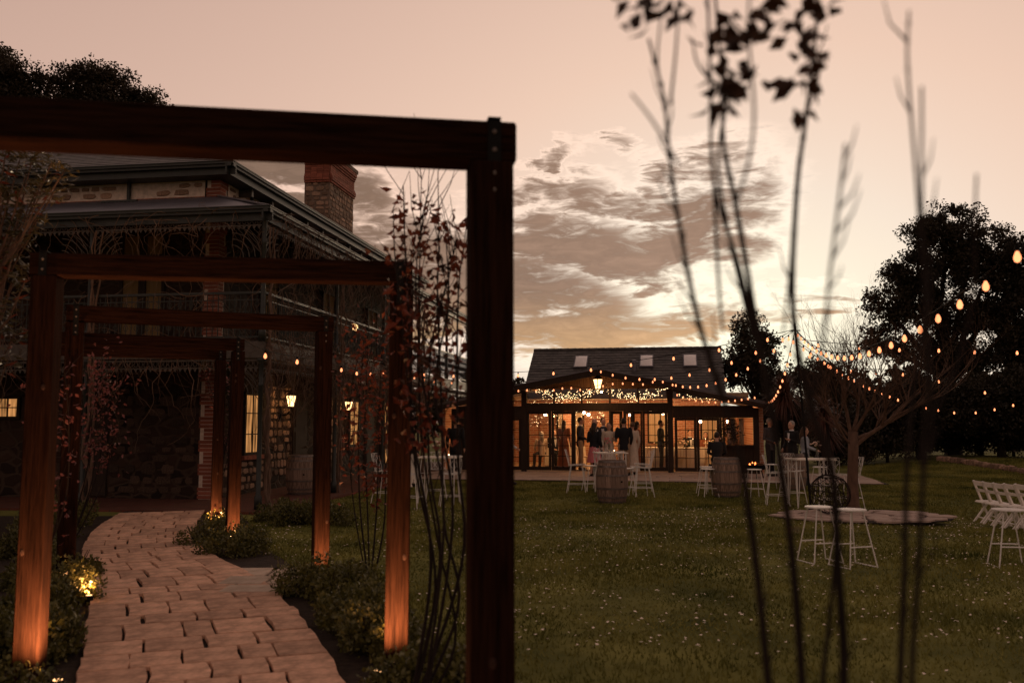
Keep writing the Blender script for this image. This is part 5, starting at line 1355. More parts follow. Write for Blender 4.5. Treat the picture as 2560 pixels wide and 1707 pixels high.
person('man in dark suit sitting with his back to the lawn beside the serving hatch', pav_pt(3.75, -2.6, .05), face(165), 1.78, 'suit_black', 'suit_black', sit=True, pose='table', lean=.25, shirt=False)
person('grey-haired man in charcoal suit standing by the fire pit with clasped hands', pav_pt(5.45, -1.35, PZ), face(35), 1.80, 'suit_grey', 'suit_black', hair='hair_grey', pose='clasp', shirt=False, turn=R(25))
person('man in black suit with white collar beyond the brown barrel', (8.05, 26.2, gz(8, 26)), face(-60), 1.76, 'suit_black', 'suit_black', hair='hair_grey', pose='hold')
person('woman in pale blue-grey jacket between the brown barrel and bar table', (8.0, 24.9, gz(8, 25)), face(70), 1.60, 'bluegrey', 'suit_grey', hair='hair_brown', long_hair=True, pose='table', female=True)
person('man in dark suit seen from behind, beside the verandah near the lit windows', (-1.72, 27.8, .04), face(172), 1.80, 'suit_black', 'suit_black', hair='hair_dark', pose='down', shirt=False)
person('woman in dark jacket and long pale skirt beside the verandah', (-2.75, 24.6, .0), face(95), 1.68, 'suit_black', 'cloth', long_hair=True, skirt='long', pose='hold', female=True)
person('person in white shirt and dark trousers half hidden behind the near arch post', (-.08, 25.5, .0), face(95), 1.74, 'shirt', 'suit_black', hair='hair_brown', pose='clasp')
# seat for the man by the hatch
tb = thing('low_bench', 'dark low bench under the seated man beside the serving hatch', 'bench', pav_pt(3.75, -2.55, .05), PAV_RZ)
MB().box((0, 0, .385), (.5, .4, .05)).build('seat', M_['darkbark'], tb)
for sx in (-1, 1): MB().box((sx * .2, 0, .18), (.05, .36, .36)).build('leg', M_['darkbark'], tb)
# ------------------------------------------------------------------ planting
def shrub(label, c, rx, ry, h, n, seed, group='clipped box hedges along the path'):
    rg = np.random.default_rng(seed); t = thing('box_hedge', label, 'hedge', (c[0], c[1], .0), 0, group)
    # leaves on short shoots spread over a lumpy dome
    nb = max(6, int(10 * rx * ry / .12)); P = []
    cx = rg.uniform(-.72, .72, (nb, 2)) * np.array([rx, ry])
    per = n // nb
    for k in range(nb):
        e = math.sqrt(max(.12, 1 - (cx[k, 0] / rx) ** 2 * .75 - (cx[k, 1] / ry) ** 2 * .75))
        hh = h * e * rg.uniform(.78, 1.05); rr = rg.uniform(.13, .2)
        d = rg.normal(size=(per, 3)); d /= np.linalg.norm(d, axis=1)[:, None]
        q = d * np.array([rr, rr, .15]) * rg.uniform(.55, 1.08, (per, 1)) + np.array([cx[k, 0], cx[k, 1], hh - .15])
        low = rg.random(per) < .45; q[low, 2] *= rg.uniform(.15, 1, low.sum())
        P.append(q)
    P = np.concatenate(P); P[:, 2] = np.maximum(P[:, 2], .03)
    np_mesh('foliage', leaves(P, .042, .55, .4, (0, 0, 1), .7, rg), 4, M_['box_leaf'], t)
    b = MB(); r = random.Random(seed)
    for k in range(nb): b.tube([(cx[k, 0] * .4, cx[k, 1] * .4, 0), (cx[k, 0] * .8, cx[k, 1] * .8, h * .35), (cx[k, 0], cx[k, 1], h * .75)], [.012, .008, .003], 4)
    b.build('stem', M_['darkbark'], t)
HED = [((-.42, 5.75), .55, .32, .42, 'at the foot of the second arch, on the lawn side'), ((-1.02, 6.95), .36, .50, .40, 'just past the second arch on the lawn side'), ((-1.35, 7.9), .36, .52, .42, 'between the second and third arch, next to a red sapling'),
       ((-1.62, 8.9), .40, .40, .46, 'before the right post of the third arch'), ((-2.02, 9.3), .34, .30, .44, 'left of the third arch post, by the pale landing'), ((-3.62, 12.05), .50, .42, .46, 'before the lit right post of the fourth arch'),
       ((-4.28, 13.0), .34, .46, .42, 'behind the right post of the fourth arch'), ((-4.55, 14.3), .34, .50, .42, 'beside the right post of the arch by the verandah'), ((-3.35, 15.6), .85, .42, .46, 'in a long run on the lawn edge near the verandah corner'),
       ((-3.95, 16.2), .60, .35, .44, 'under the verandah corner post'),
       ((-3.05, 5.55), .30, .30, .36, 'before the glowing left post of the second arch'), ((-3.55, 6.75), .34, .55, .46, 'on the left bed just past the second arch'), ((-4.0, 7.75), .36, .52, .46, 'on the left bed halfway to the third arch'), ((-4.35, 8.7), .40, .38, .52, 'brightly uplit at the left post of the third arch'),
       ((-4.95, 9.9), .40, .5, .45, 'on the left bed past the third arch'), ((-6.25, 11.9), .42, .5, .45, 'on the left bed by the fourth arch'), ((-6.9, 13.4), .45, .6, .46, 'on the left bed between the last two arches'), ((-7.45, 14.9), .5, .6, .48, 'on the left bed nearing the verandah'), ((-7.9, 16.2), .5, .5, .48, 'at the left end of the path by the brick paving')]
for i, (c, rx, ry, h, w) in enumerate(HED): shrub('clipped box hedge ' + w, c, rx, ry, h, int(5200 * max(.5, rx * ry / .16)) if c[1] < 11 else int(3000 * max(.6, rx * ry / .16)), 40 + i)

def spline(pts, n):
    P = [np.array(p, float) for p in pts]; P = [2 * P[0] - P[1]] + P + [2 * P[-1] - P[-2]]; out = []
    for i in range(1, len(P) - 2):
        for k in range(n):
            t = k / n; out.append(.5 * ((2 * P[i]) + (-P[i-1] + P[i+1]) * t + (2*P[i-1] - 5*P[i] + 4*P[i+1] - P[i+2]) * t*t + (-P[i-1] + 3*P[i] - 3*P[i+1] + P[i+2]) * t**3))
    out.append(P[-2]); return [Vector(p) for p in out]
def leaf_solid(b, p, d, ln, w, r):
    """a folded leaf with a tip, four triangles"""
    d = Vector(d).normalized(); s = d.cross(Vector((r.uniform(-1, 1), r.uniform(-1, 1), r.uniform(-1, 1)))).normalized(); u = d.cross(s)
    p = Vector(p); m = p + d * ln * .45; b.add([p, m + s * w + u * w * .35, p + d * ln - u * ln * .15, m - s * w + u * w * .35, m], [(0, 1, 4), (1, 2, 4), (4, 2, 3), (0, 4, 3)])
def sapling(label, base, stems, leafn, size, lm, seed, zmin, zmax, spread, name='young_tree', group='slender saplings by the arches', tw=.006):
    """stems: lists of world points"""
    r = random.Random(seed); t = thing(name, label, 'sapling', base, 0, group); o = Vector(base)
    b = MB(); path_pts = []
    for st in stems:
        P = spline(st, 6); n = len(P); r0 = tw * r.uniform(1.4, 2.0)
        b.tube([p - o for p in P], [r0 * (1 - .75 * i / n) for i in range(n)], 5); path_pts += P
        for k in range(int(n * .5)):
            q = P[r.randrange(n // 3, n)]; d = Vector((r.uniform(-.5, .5), r.uniform(-.5, .5), r.uniform(.5, 1.2))).normalized(); ln = r.uniform(.15, .45)
            tw_ = [q, q + d * ln * .5 + Vector((r.uniform(-.02, .02), r.uniform(-.02, .02), 0)), q + d * ln]; b.tube([p - o for p in tw_], [.0035, .0028, .0015], 3); path_pts += [tw_[1], tw_[2]]
    b.build('stem', M_['darkbark'], t)
    pts = [p for p in path_pts if zmin < p.z < zmax]; lv = MB()
    for k in range(leafn):
        if not pts: break
        q = r.choice(pts) + Vector((r.gauss(0, spread), r.gauss(0, spread), r.gauss(0, spread))); leaf_solid(lv, q - o, (r.uniform(-1, 1), r.uniform(-1, 1), r.uniform(-1, .4)), size * r.uniform(.7, 1.25), size * .27, r)
    if lv.v: lv.build('foliage', lm, t)
    return t
def px(pts, Y, s=1.0884):      # display pixel polyline at a distance
    return [at_y(u * s, v * s, Y + 0.0) for u, v in pts]
def stemset(ps, Y0, dY=0): return [px(p, Y0 + dY * i) for i, p in enumerate(ps)]
# red-leaved sapling behind the nearest post
S1 = [[(1052, 1640), (1045, 1480), (1005, 1240), (968, 1000), (962, 760), (965, 560), (968, 410)], [(1055, 1640), (1052, 1400), (1020, 1200), (1015, 960), (1005, 700), (1008, 560), (1006, 395)], [(1050, 1640), (1000, 1350), (955, 1080), (930, 800), (908, 600), (903, 480)], [(1056, 1640), (1060, 1300), (1052, 1050), (1050, 800), (1055, 640), (1068, 560)], [(1048, 1640), (1010, 1300), (985, 1060), (990, 800), (1030, 640), (1045, 560)], [(1045, 1640), (990, 1300), (950, 1000), (940, 760), (930, 560), (926, 425)]]
sapling('red-leaved sapling rising between the nearest post and the second arch', (-.60, 5.3, 0), [[Vector((-.60, 5.3, 0))] + px(s, 5.3)[1:] for s in S1], 430, .068, M_['red_leaf'], 3, 1.55, 3.05, .045)
sapling('sparse dark-leaved top shoots above the red sapling', (-.52, 5.25, 0), [[Vector((-.52, 5.25, 0))] + px(s, 5.25)[1:] for s in ([(1050, 1640), (1020, 1200), (975, 900), (955, 650), (975, 480)], [(1050, 1640), (1040, 1200), (1000, 900), (1030, 700), (1025, 560)])], 130, .06, M_['brown_leaf'], 13, 1.9, 3.1, .05)
S2 = [[(850, 1345), (845, 1200), (838, 1000), (842, 860), (848, 740)], [(852, 1345), (866, 1150), (870, 960), (876, 820)], [(848, 1345), (815, 1180), (800, 1000), (812, 860)], [(850, 1345), (880, 1220), (885, 1100), (880, 900)], [(849, 1345), (826, 1150), (824, 950), (835, 800)]]
sapling('bushy red-brown sapling between the second and third arch', tuple(at_y(925, 1452, 9.3).xy) + (0,), [[Vector(tuple(at_y(925, 1452, 9.3).xy) + (0,))] + px(s, 9.3)[1:] for s in S2], 470, .070, M_['red_leaf'], 5, .95, 2.75, .085)
S3 = [[(520, 1190), (515, 1050), (498, 940), (470, 850)], [(522, 1190), (524, 1000), (520, 900), (505, 850)], [(518, 1190), (510, 1040), (500, 960), (480, 900)], [(521, 1190), (530, 1020), (526, 900)]]
sapling('thin reddish sapling by the right post of the arch next to the verandah', (-4.95, 14.85, 0), [[Vector((-4.95, 14.85, 0))] + px(s, 14.85)[1:] for s in S3], 150, .06, M_['purple_leaf'], 6, 1.0, 2.9, .05)
S4 = [[(215, 1250), (212, 1100), (208, 950), (205, 840)], [(213, 1250), (225, 1080), (235, 930), (228, 850)], [(214, 1250), (200, 1080), (215, 940), (245, 860)], [(215, 1250), (240, 1100), (250, 980), (240, 880)]]
sapling('purple-leaved sapling beside the left post of the third arch', (-5.4, 11.0, 0), [[Vector((-5.4, 11.0, 0))] + px(s, 11.0)[1:] for s in S4], 430, .06, M_['purple_leaf'], 7, 1.2, 2.75, .07)
S5 = [[(130, 1400), (130, 1200), (120, 1020), (125, 900)], [(130, 1400), (142, 1180), (158, 1000), (150, 860)], [(130, 1400), (118, 1150), (105, 1000), (110, 900)]]
sapling('thin purple sapling behind the glowing left post of the second arch', (-4.35, 8.05, 0), [[Vector((-4.35, 8.05, 0))] + px(s, 8.05)[1:] for s in S5], 210, .055, M_['purple_leaf'], 8, .7, 2.2, .06)

# evergreen with long leaves at the left edge
def rosette_tree():
    r = random.Random(9); base = Vector((-3.98, 6.9, 0)); t = thing('evergreen_tree', 'long-leaved evergreen with orange old leaves left of the second arch', 'tree', base)
    b = MB(); lv = MB(); old = MB(); tips = []
    for (u, v, dy) in [(20, 380, .2), (60, 400, 0), (120, 370, .1), (150, 390, 0), (95, 440, -.1), (55, 470, .1), (20, 450, 0), (85, 500, .1), (40, 540, 0), (10, 600, 0), (30, 640, .1), (60, 640, -.1), (15, 700, 0), (40, 760, .1), (20, 820, 0), (100, 405, .3), (130, 430, .2), (8, 500, .2), (50, 350, .3), (15, 345, .1), (75, 360, .2), (5, 420, -.1), (30, 500, .2), (68, 545, .1), (5, 560, .1), (45, 610, .2), (5, 760, 0), (-20, 400, 0), (-30, 500, .1), (-25, 620, 0), (-30, 720, .1)]:
        tips.append(at_y(u * 1.0884, v * 1.0884, 6.9 + dy))
    trunk = [Vector((0, 0, 0)), Vector((-.12, .05, 1.0)), Vector((-.05, 0, 2.0)), Vector((.05, .05, 2.9))]
    b.tube(trunk, [.05, .042, .032, .015], 7)
    for tp in tips:
        e = tp - base; k = min(2.8, max(.8, e.z - .5)); s = Vector((-.06, .03, k)); b.tube([s, s.lerp(e, .5) + Vector((r.uniform(-.05, .05), 0, -.05)), e], [.014, .009, .005], 5)
        for q in range(26):
            a = r.uniform(0, 6.28); d = Vector((math.cos(a), math.sin(a), r.uniform(-.5, .8))); o_ = e + Vector((r.gauss(0, .03), r.gauss(0, .03), r.gauss(-.02, .05)))
            leaf_solid(old if r.random() < .07 else lv, o_, d, r.uniform(.07, .13), .012, r)
    b.build('branch', M_['bark'], t); lv.build('foliage', M_['glossy_leaf'], t)
    for q in range(0, len(old.v), 5):
        e = MB(); e.add(old.v[q:q + 5], [(0, 1, 4), (1, 2, 4), (4, 2, 3), (0, 4, 3)]); e.build('old_leaf', M_['red_leaf'], t)
rosette_tree()

# blurred shrub close to the camera on the right
def near_shrub():
    r = random.Random(21); Y = 1.75; base = Vector((.62, 1.8, 0)); t = thing('foreground_shrub', 'blurred bare-stemmed shrub with a few dark leaves close beside the viewer', 'shrub', base)
    b = MB(); lv = MB(); red = MB()
    st = [([(1800, 1900), (1765, 1568), (1735, 1280), (1700, 1050), (1655, 900), (1605, 740), (1568, 560), (1540, 380), (1525, 230), (1490, 90)], 1.75, .0066), ([(1850, 1900), (1842, 1568), (1820, 1280), (1790, 1050), (1755, 850), (1728, 690), (1690, 470), (1662, 330), (1660, 200), (1640, -40)], 1.80, .0070),
          ([(1900, 1900), (1938, 1568), (1925, 1300), (1912, 1090), (1868, 950), (1822, 720), (1830, 440), (1850, 280), (1870, 120), (1880, -40)], 1.80, .0072), ([(1880, 1900), (1890, 1568), (1908, 1400), (1918, 1230), (1910, 1090)], 1.79, .005),
          ([(2060, 1900), (2068, 1568), (2078, 1300), (2082, 1100), (2098, 900), (2128, 700), (2140, 560)], 1.62, .0052), ([(2100, 1900), (2094, 1568), (2110, 1300), (2122, 1080), (2142, 960), (2110, 480), (2085, 160), (2088, 25)], 1.45, .0042), ([(2120, 1080), (2128, 800), (2118, 480), (2117, 200)], 1.38, .0035),
          ([(1820, 1060), (1880, 850), (1905, 640), (1925, 480), (1942, 330)], 1.40, .0034), ([(1760, 870), (1700, 620), (1640, 420), (1632, 180), (1625, -30)], 1.72, .0045), ([(1730, 780), (1670, 520), (1650, 350), (1680, 200)], 1.85, .004), ([(1640, 420), (1650, 640), (1660, 760)], 1.72, .004), ([(1830, 440), (1815, 620), (1800, 760)], 1.6, .0035), ([(1690, 470), (1722, 360), (1732, 250), (1720, 90), (1722, -30)], 1.45, .0032), ([(1540, 240), (1552, 120), (1560, 0)], 1.7, .0032), ([(1532, 250), (1510, 150), (1520, 20)], 1.7, .003), ([(1700, 240), (1610, 160), (1590, 90)], 1.7, .003), ([(2142, 960), (2205, 820), (2236, 660), (2238, 540), (2243, 400)], 1.45, .003), ([(1560, 380), (1500, 280), (1450, 215)], 1.5, .0028)]
    for pts, y, w in st:
        P = spline([at_y(u * 1.0884, v * 1.0884, y) for u, v in pts], 5); 
        if pts[0][1] > 1800: P = [base + Vector((r.uniform(-.05, .05), r.uniform(-.05, .05), 0))] + P
        n = len(P); b.tube([p - base for p in P], [w * (1.35 - .95 * i / n) if pts[0][1] > 1800 else w * (1 - .4 * i / n) for i in range(n)], 6)
    for pts, y, w in list(st)[:9]:            # side twigs and buds along the canes
        P = spline([at_y(u * 1.0884, v * 1.0884, y) for u, v in pts], 8)
        for k in range(6, len(P) - 2, 3):
            if r.random() < .6:
                p = P[k]; d = (P[k + 1] - P[k - 1]).normalized(); e = (d + Vector((r.choice([-1, 1]) * r.uniform(.4, .9), r.uniform(-.4, .4), r.uniform(0, .3)))).normalized(); ln = r.uniform(.015, .09)
                b.tube([p - base, p + e * ln * .5 - base, p + (e + d * .5).normalized() * ln - base], [.0024, .0017, .0008], 4)
            b.ball(P[k] - base, w * .95, 6, 4)
    clusters = [(1470, 40, 1.72, 9, 34), (1560, 30, 1.72, 5, 34), (1545, 10, 1.7, 4, 26), (1690, 40, 1.75, 11, 40), (1660, 110, 1.76, 6, 30), (1680, 140, 1.76, 6, 28), (1660, 190, 1.76, 8, 30), (1690, 190, 1.75, 3, 16), (1640, 245, 1.78, 3, 14), (1850, 30, 1.75, 9, 30), (1830, 85, 1.75, 4, 22), (1885, 130, 1.75, 6, 24), (1815, 195, 1.74, 8, 28), (1850, 160, 1.75, 5, 24), (1830, 250, 1.75, 4, 14), (1755, 85, 1.72, 2, 8), (1900, 20, 1.75, 3, 20), (1440, 5, 1.7, 3, 20), (1740, 5, 1.7, 5, 26), (1655, 60, 1.76, 6, 26), (1672, 235, 1.76, 3, 14), (1860, 210, 1.75, 3, 16), (1480, 0, 1.72, 5, 26), (1870, 60, 1.75, 5, 22)]
    for (u, v, y, n, sp) in clusters:
        for k in range(n): leaf_solid(lv, at_y((u + r.gauss(0, sp * .6)) * 1.0884, (v + r.gauss(0, sp * .55)) * 1.0884, y + r.uniform(-.04, .04)) - base, (r.uniform(-1, 1), r.uniform(-.6, .6), r.uniform(-1, .5)), r.uniform(.036, .058), .0145, r)
    for (u, v) in ((1815, 1212),):
        leaf_solid(red, at_y(u * 1.0884, v * 1.0884, 1.75) - base, (r.uniform(-1, 1), r.uniform(-.6, .6), r.uniform(-.6, .5)), .035, .010, r)
    b.build('stem', M_['darkbark'], t); lv.build('foliage', M_['brown_leaf'], t)
    for q in range(0, len(red.v), 5):
        e = MB(); e.add(red.v[q:q + 5], [(0, 1, 4), (1, 2, 4), (4, 2, 3), (0, 4, 3)]); e.build('red_leaf', M_['red_leaf'], t)
near_shrub()

# ------------------------------------------------------------------ trees
def tree(label, base, blobs, n, leaf, lm, trunk_r, seed, group='dark trees round the garden', name='tree', clump=.35, trunk_pts=None, dens=1.0):
    """blobs: (dx, dy, z, rx, ry, rz) crown lobes relative to the base"""
    rg = np.random.default_rng(seed); r = random.Random(seed); t = thing(name, label, 'tree', base, 0, group)
    vol = np.array([b[3] * b[4] * b[5] for b in blobs]) ** .67; w = vol / vol.sum(); P = []
    for bl, ww in zip(blobs, w):
        m = int(n * ww); nc = max(5, int(m / 110)); d = rg.normal(size=(nc, 3)); d /= np.linalg.norm(d, axis=1)[:, None]
        rad = rg.uniform(.15, 1.25, nc) ** .55; c = d * rad[:, None] * np.array(bl[3:6]) + np.array(bl[:3])
        idx = rg.integers(0, nc, m); s = rg.uniform(.5, 1.2, nc)[idx][:, None]
        q = rg.normal(size=(m, 3)); q *= (rg.random((m, 1)) ** .45) / np.linalg.norm(q, axis=1)[:, None]
        P.append(c[idx] + q * np.array([clump, clump, clump * .8]) * s * .85)
    P = np.concatenate(P)
    np_mesh('crown', leaves(P, leaf, .5, .4, None, 0, rg), 4, lm, t)
    b = MB(); top = max(bl[2] for bl in blobs); zs = min(bl[2] - bl[5] * .6 for bl in blobs)
    fork = Vector((0, 0, max(.5, zs * .8))); b.tube([(0, 0, -.1), (0, 0, fork.z * .5), fork], [trunk_r * 1.15, trunk_r, trunk_r * .8], 9)
    for bl in blobs:
        e = Vector(bl[:3]); mid = fork.lerp(e, .5) + Vector((r.uniform(-.3, .3), r.uniform(-.3, .3), .1)); b.tube([fork, mid, e], [trunk_r * .5, trunk_r * .3, trunk_r * .12], 6)
        for k in range(4):
            q = e + Vector((r.uniform(-.7, .7) * bl[3], r.uniform(-.7, .7) * bl[4], r.uniform(-.3, .8) * bl[5])); b.tube([mid.lerp(e, .5), q], [trunk_r * .12, trunk_r * .04], 4)
    b.build('trunk', M_['darkbark'], t)
    return t
def lobes(items, base, Y):      # lobes from photo pixels: (u, v, radius_px_x, radius_px_z)
    out = []
    for (u, v, ru, rv) in items:
        p = at_y(u, v, Y); k = Y / FPX; out.append((p.x - base[0], random.uniform(-.4, .4), p.z, ru * k, max(ru, rv) * k * .9, rv * k))
    return out
def tree_px(label, u0, Y, items, n, leaf, lm, tr, seed, **kw):
    b = (at_y(u0, 1053, Y).x, Y, gz(at_y(u0, 1053, Y).x, Y)); tree(label, b, lobes(items, b, Y), n, leaf, lm, tr, seed, **kw)
TL = M_['tree_leaf']
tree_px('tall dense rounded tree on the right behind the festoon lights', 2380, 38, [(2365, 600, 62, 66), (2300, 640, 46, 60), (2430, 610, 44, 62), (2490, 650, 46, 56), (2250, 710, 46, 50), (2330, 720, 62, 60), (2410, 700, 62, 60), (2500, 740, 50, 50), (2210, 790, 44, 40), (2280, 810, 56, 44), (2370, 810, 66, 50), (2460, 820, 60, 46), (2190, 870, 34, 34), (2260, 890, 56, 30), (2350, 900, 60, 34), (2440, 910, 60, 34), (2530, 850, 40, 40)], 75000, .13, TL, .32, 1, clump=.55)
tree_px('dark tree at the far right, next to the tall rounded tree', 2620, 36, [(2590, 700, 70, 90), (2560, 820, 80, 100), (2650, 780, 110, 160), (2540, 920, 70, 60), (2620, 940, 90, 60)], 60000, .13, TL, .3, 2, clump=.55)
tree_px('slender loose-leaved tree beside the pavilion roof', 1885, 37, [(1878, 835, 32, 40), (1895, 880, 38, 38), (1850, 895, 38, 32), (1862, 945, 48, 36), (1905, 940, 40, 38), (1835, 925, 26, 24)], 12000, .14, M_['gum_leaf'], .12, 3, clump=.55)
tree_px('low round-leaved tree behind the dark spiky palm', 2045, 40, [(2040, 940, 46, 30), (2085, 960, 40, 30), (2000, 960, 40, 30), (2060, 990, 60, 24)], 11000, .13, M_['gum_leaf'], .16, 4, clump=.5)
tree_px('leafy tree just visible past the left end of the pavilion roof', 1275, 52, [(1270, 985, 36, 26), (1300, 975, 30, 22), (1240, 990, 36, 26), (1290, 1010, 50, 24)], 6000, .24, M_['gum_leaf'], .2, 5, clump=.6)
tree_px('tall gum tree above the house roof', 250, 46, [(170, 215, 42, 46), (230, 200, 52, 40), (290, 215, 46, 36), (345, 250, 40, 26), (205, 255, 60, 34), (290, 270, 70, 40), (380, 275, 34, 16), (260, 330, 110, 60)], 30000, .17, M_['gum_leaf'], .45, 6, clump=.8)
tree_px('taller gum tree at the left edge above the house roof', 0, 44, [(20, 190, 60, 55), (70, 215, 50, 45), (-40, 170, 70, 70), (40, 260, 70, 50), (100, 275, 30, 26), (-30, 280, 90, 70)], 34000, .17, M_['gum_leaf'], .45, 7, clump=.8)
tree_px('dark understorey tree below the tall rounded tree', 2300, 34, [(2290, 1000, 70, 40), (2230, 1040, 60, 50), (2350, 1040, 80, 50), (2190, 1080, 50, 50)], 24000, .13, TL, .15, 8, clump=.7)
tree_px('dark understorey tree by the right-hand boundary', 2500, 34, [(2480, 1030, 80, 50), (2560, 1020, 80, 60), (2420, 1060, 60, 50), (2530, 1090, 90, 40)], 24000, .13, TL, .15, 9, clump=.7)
for i, (u, Y, w) in enumerate(((2140, 33, 'beside the bare tree, toward the palm'), (2215, 33.5, 'straight behind the bare tree'), (2290, 35, 'left of the stone edging'), (2370, 36, 'at the start of the stone edging'), (2450, 36, 'in the middle of the stone edging'), (2530, 35, 'at the far end of the stone edging'), (2620, 33, 'past the end of the stone edging'), (2075, 34, 'behind the dark spiky palm'))):
    tree_px('dark evergreen boundary shrub ' + w, u, Y, [(u - 25, 1110, 44, 36), (u + 25, 1095, 44, 40), (u, 1070, 46, 34), (u, 1130, 55, 26)], 9000, .12, TL, .06, 60 + i, name='boundary_shrub', group='dark boundary shrubs', clump=.5)
for i, (u, Y, v) in enumerate(((1960, 46, 1000), (2130, 52, 985), (2250, 55, 960), (2420, 55, 960), (2560, 55, 950), (1180, 62, 990), (1060, 60, 985), (2700, 50, 930))):
    tree_px('far tree on the horizon ' + ['behind the spiky palm', 'behind the bare tree', 'behind the dense tree trunk', 'behind the dense tree and shrubs', 'behind the far right tree', 'past the house gable end', 'hidden behind the house end', 'past the right boundary'][i], u, Y, [(u - 40, v + 20, 55, 36), (u + 40, v + 15, 55, 40), (u, v, 50, 38), (u, v + 60, 100, 40)], 4200, .34, TL, .2, 80 + i, group='far trees on the horizon', clump=.8)
# left garden, in the dark beside the arches
for i, (x, y, h, w) in enumerate(((-7.6, 9.2, 2.3, 'left of the third arch'), (-8.6, 11.8, 2.2, 'left of the fourth arch'), (-5.9, 7.2, 1.9, 'left of the second arch'), (-9.6, 14.5, 2.0, 'near the end verandah'))):
    tree('dark garden bush ' + w, (x, y, 0), [(0, 0, h * .6, .8, .8, h * .42), (.4, .2, h * .4, .7, .7, h * .35), (-.5, -.2, h * .4, .8, .7, h * .35)], 6500, .09, M_['tree_leaf'], .05, 120 + i, name='garden_bush', group='dark bushes left of the path', clump=.3)

# bare deciduous tree on the flagstones
def bare_tree():
    r = random.Random(17); base = Vector((6.72, 18.05, 0)); t = thing('bare_tree', 'leafless small tree with pale trunk rising from the flagstones', 'tree', base)
    tr = MB(); tr.tube([(0, 0, -.02), (-.005, 0, .12), (0, .0, .6), (.03, 0, 1.1), (.05, .02, 1.55)], [.17, .120, .105, .100, .095], 12); tr.build('trunk', M_['bark'], t, True)
    br = MB()
    def grow(p, d, ln, rad, lev):
        pts = [p]; rs = [rad]; n = 5
        for k in range(n):
            d = (d + Vector((r.uniform(-.2, .2), r.uniform(-.2, .2), r.uniform(-.08, .2)))).normalized(); pts.append(pts[-1] + d * ln / n); rs.append(rad * (1 - .55 * (k + 1) / n))
        br.tube(pts, rs, 7 if lev == 0 else (5 if lev < 2 else 3), True)
        if lev >= 4: return
        for k in range({0: 5, 1: 5, 2: 4, 3: 2}[lev]):
            i = r.randint(2, n); q = pts[i]; nd = (d + Vector((r.uniform(-.9, .9), r.uniform(-.9, .9), r.uniform(-.25, .7)))).normalized(); grow(q, nd, ln * r.uniform(.5, .78), rs[i] * .72, lev + 1)
    for (dx, dy, dz, ln, rad) in ((-.25, .1, 1, 1.5, .07), (.75, -.1, .75, 1.7, .075), (.12, .5, 1, 1.5, .065), (1.0, .1, .48, 1.8, .06), (-.75, -.1, .62, 1.05, .045), (.35, -.5, .9, 1.4, .06), (-.45, .35, .95, 1.2, .045), (.9, .4, .35, 1.5, .05)):
        grow(Vector((.04, .01, 1.2 + .3 * r.random())), Vector((dx, dy, dz)).normalized(), ln, rad * .62, 0)
    br.build('branch', M_['bark'], t)
bare_tree()
# dark spiky palm beside the patio
def palm(label, x, y, z, rad, n, seed):
    r = random.Random(seed); t = thing('spiky_palm', label, 'palm', (x, y, gz(x, y)), 0, 'dark spiky palms'); b = MB(); b.tube([(0, 0, 0), (.05, 0, z * .5), (0, 0, z)], [.16, .13, .12], 8); b.build('trunk', M_['darkbark'], t)
    lv = MB()
    for k in range(n):
        a = r.uniform(0, 6.283); e = r.uniform(-.9, 1.3); d = Vector((math.cos(a) * math.cos(e), math.sin(a) * math.cos(e), math.sin(e))); s = d.cross(Vector((0, 0, 1)))
        s = s.normalized() if s.length > .01 else Vector((1, 0, 0)); c = Vector((0, 0, z - r.uniform(0, .3))); w = .018; L = rad * r.uniform(.7, 1.1)
        p1 = c + d * L * .5; p2 = c + d * L - Vector((0, 0, L * .28))
        lv.add([c + s * w * .5, c - s * w * .5, p1 - s * w, p1 + s * w, p2], [(0, 1, 2, 3), (3, 2, 4)])
    lv.build('frond', M_['spike_leaf'], t)
palm('dark spiky palm with dense reddish fronds beside the patio', 8.6, 28.6, 2.75, .95, 420, 3)
palm('smaller dark spiky palm behind the standing guests', 9.4, 27.4, 2.1, .8, 300, 4)
palm('low dark spiky palm at the end of the patio', 10.2, 29.4, 1.5, .75, 240, 5)
# rough stone edging along the raised bed on the right
edg = thing('stone_edging', 'rough low stone edging along the raised lawn below the trees', 'edging', (0, 0, 0)); re_ = random.Random(5)
for k in range(34):
    u = 2345 + k * 7.6; Y = 33 - k * .17; p = at_y(u, 1053, Y); z = gz(p.x, Y)
    o = link('stone', STONES[re_.randrange(8)], edg, (p.x, Y, z + .07), re_.uniform(-.4, .4)); o.scale = (re_.uniform(.2, .34), re_.uniform(.1, .18), re_.uniform(.16, .26))
# ------------------------------------------------------------------ festoon lights
bulb_glass = MB().lathe([(.010, .0), (.016, -.012), (.027, -.040), (.029, -.060), (.021, -.082), (.004, -.092)], 10).mesh('bulb'); bulb_glass.materials.append(M_['bulb'])
bulb_glass.polygons.foreach_set('use_smooth', [True] * len(bulb_glass.polygons))
sock = MB().lathe([(.012, .055), (.017, .045), (.017, .0)], 8).mesh('socket'); sock.materials.append(M_['iron'])
fil = MB().lathe([(.006, -.02), (.010, -.045), (.006, -.07)], 6).mesh('filament'); fil.materials.append(M_['bulb_core'])
def festoon(label, pts, spacing=.62, first=.3, scale=1.0, n=24):
    scale *= .88
    P = spline(pts, n); o = P[0].copy(); t = thing('festoon_string', label, 'string lights', o, 0, 'festoon light strings')
    MB().tube([p - o for p in P], .007, 4).build('cable', M_['iron'], t)
    acc = 0.0; nxt = first
    for a, b in zip(P[:-1], P[1:]):
        d = (b - a).length
        while acc + d >= nxt:
            q = a.lerp(b, (nxt - acc) / d) - o - Vector((0, 0, .055 * scale)); s = link('bulb', bulb_glass, t, q); s.scale = (scale,) * 3
            k = link('socket', sock, s)
            nxt += spacing
        acc += d
    return t
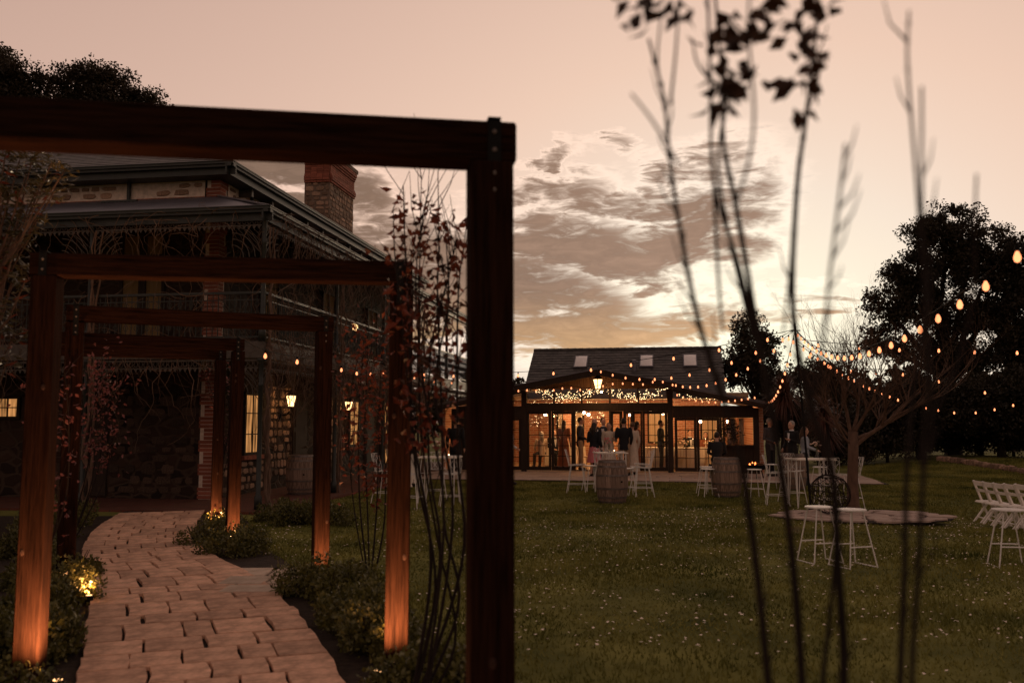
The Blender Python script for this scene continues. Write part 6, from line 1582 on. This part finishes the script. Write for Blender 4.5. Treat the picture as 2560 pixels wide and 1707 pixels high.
def sag(a, b, s, n=5):
    a, b = Vector(a), Vector(b); return [a.lerp(b, k / n) - Vector((0, 0, 4 * s * (k / n) * (1 - k / n))) for k in range(n + 1)]
PT = Vector((5.72, 18.2, 3.60))
near = []
for Y in (18.2, 15.5, 13, 11, 9, 7.5, 6.5, 5.7, 5.0, 4.4):
    t_ = (18.2 - Y); x = 5.72 - .2176 * t_
    # sag curve fitted to the bulbs in the photograph
    z = np.interp(Y, [4.4, 5.0, 5.7, 6.56, 8.1, 9.85, 11.5, 13, 15.5, 18.2], [2.86, 2.76, 2.67, 2.62, 2.555, 2.55, 2.62, 2.75, 3.08, 3.60]); near.append(Vector((x, Y, z)))
festoon('nearest festoon string, its large bulbs climbing from the pole out of view', near, .62, .5, .8, 6)
festoon('long festoon string from the light pole across to the balcony', sag(PT, house_pt(VW, 6.1, 3.25), .42), 1.1, .6)
festoon('festoon string from the light pole to the pavilion front post', sag(PT, pav_pt(2.4, -.9, 3.05), .45), .95, .4)
festoon('festoon string from the light pole to the end of the lean-to roof', sag(PT, pav_pt(5.5, -.6, 2.45), .35), .95, .6)
festoon('festoon string from the light pole to the pavilion gable peak', sag(PT, pav_pt(0.05, -1.0, 3.5), .55), 1.15, .5)
festoon('festoon string wound along the left gable edge of the pavilion', [pav_pt(-2.75, -1.0, 2.85), pav_pt(-2.3, -1.02, 2.88), pav_pt(-1.7, -1.0, 2.84), pav_pt(-1.0, -1.02, 2.95), pav_pt(-.4, -1.0, 2.86), pav_pt(0, -1.0, 2.93)], .30, .1, .95, 6)
festoon('festoon string wound along the right gable edge of the pavilion', [pav_pt(0, -1.02, 2.93), pav_pt(.4, -1.0, 3.06), pav_pt(.9, -1.02, 3.08), pav_pt(1.5, -1.0, 3.05), pav_pt(2.0, -1.02, 3.15), pav_pt(2.6, -1.0, 2.98)], .33, .2, .95, 6)
festoon('festoon string swagged across the lean-to front', [pav_pt(2.55, -.66, 2.72), pav_pt(3.0, -.66, 2.56), pav_pt(3.5, -.66, 2.47), pav_pt(4.0, -.66, 2.46), pav_pt(4.6, -.66, 2.53), pav_pt(5.2, -.66, 2.62)], .21, .05, .9, 6)
def fp(lst): return [at_y(u, v, Y) for u, v, Y in lst]
festoon('far festoon string sagging low among the dark trees', fp([(1990, 850, 18.2), (2110, 930, 22), (2189, 970, 25), (2277, 1003, 27), (2354, 1020, 28), (2424, 1026, 28), (2515, 1010, 27), (2600, 985, 26)]), .62, .6, 1.0, 6)
festoon('festoon string running from the light pole right across the trees', fp([(1990, 848, 18.2), (2150, 862, 18.8), (2354, 866, 19.5), (2480, 872, 20), (2640, 870, 20)]), 1.05, .55, 1.05, 6)
festoon('festoon string crossing behind the bare tree branches', fp([(1992, 860, 18.2), (2100, 915, 21), (2276, 930, 24), (2471, 975, 25), (2620, 990, 25)]), 1.55, 1.0, 1.05, 6)
festoon('festoon string from the fourth arch to the verandah post', [Vector((-3.84, 12.62, 2.93)), Vector((-3.85, 14.5, 2.86)), Vector((-3.75, 18, 2.95)), Vector((-3.72, 22, 3.0)), house_pt(VW + .05, 6.1, 3.2)], 1.9, 1.5, 1.05, 8)
festoon('festoon string along the balcony edge toward the pavilion', [house_pt(VW + .1, 6.1, 3.3), house_pt(VW + .4, 10, 3.15), house_pt(VW + .9, 13, 3.2), pav_pt(-2.8, -.95, 3.0)], .95, .5, 1.0, 8)
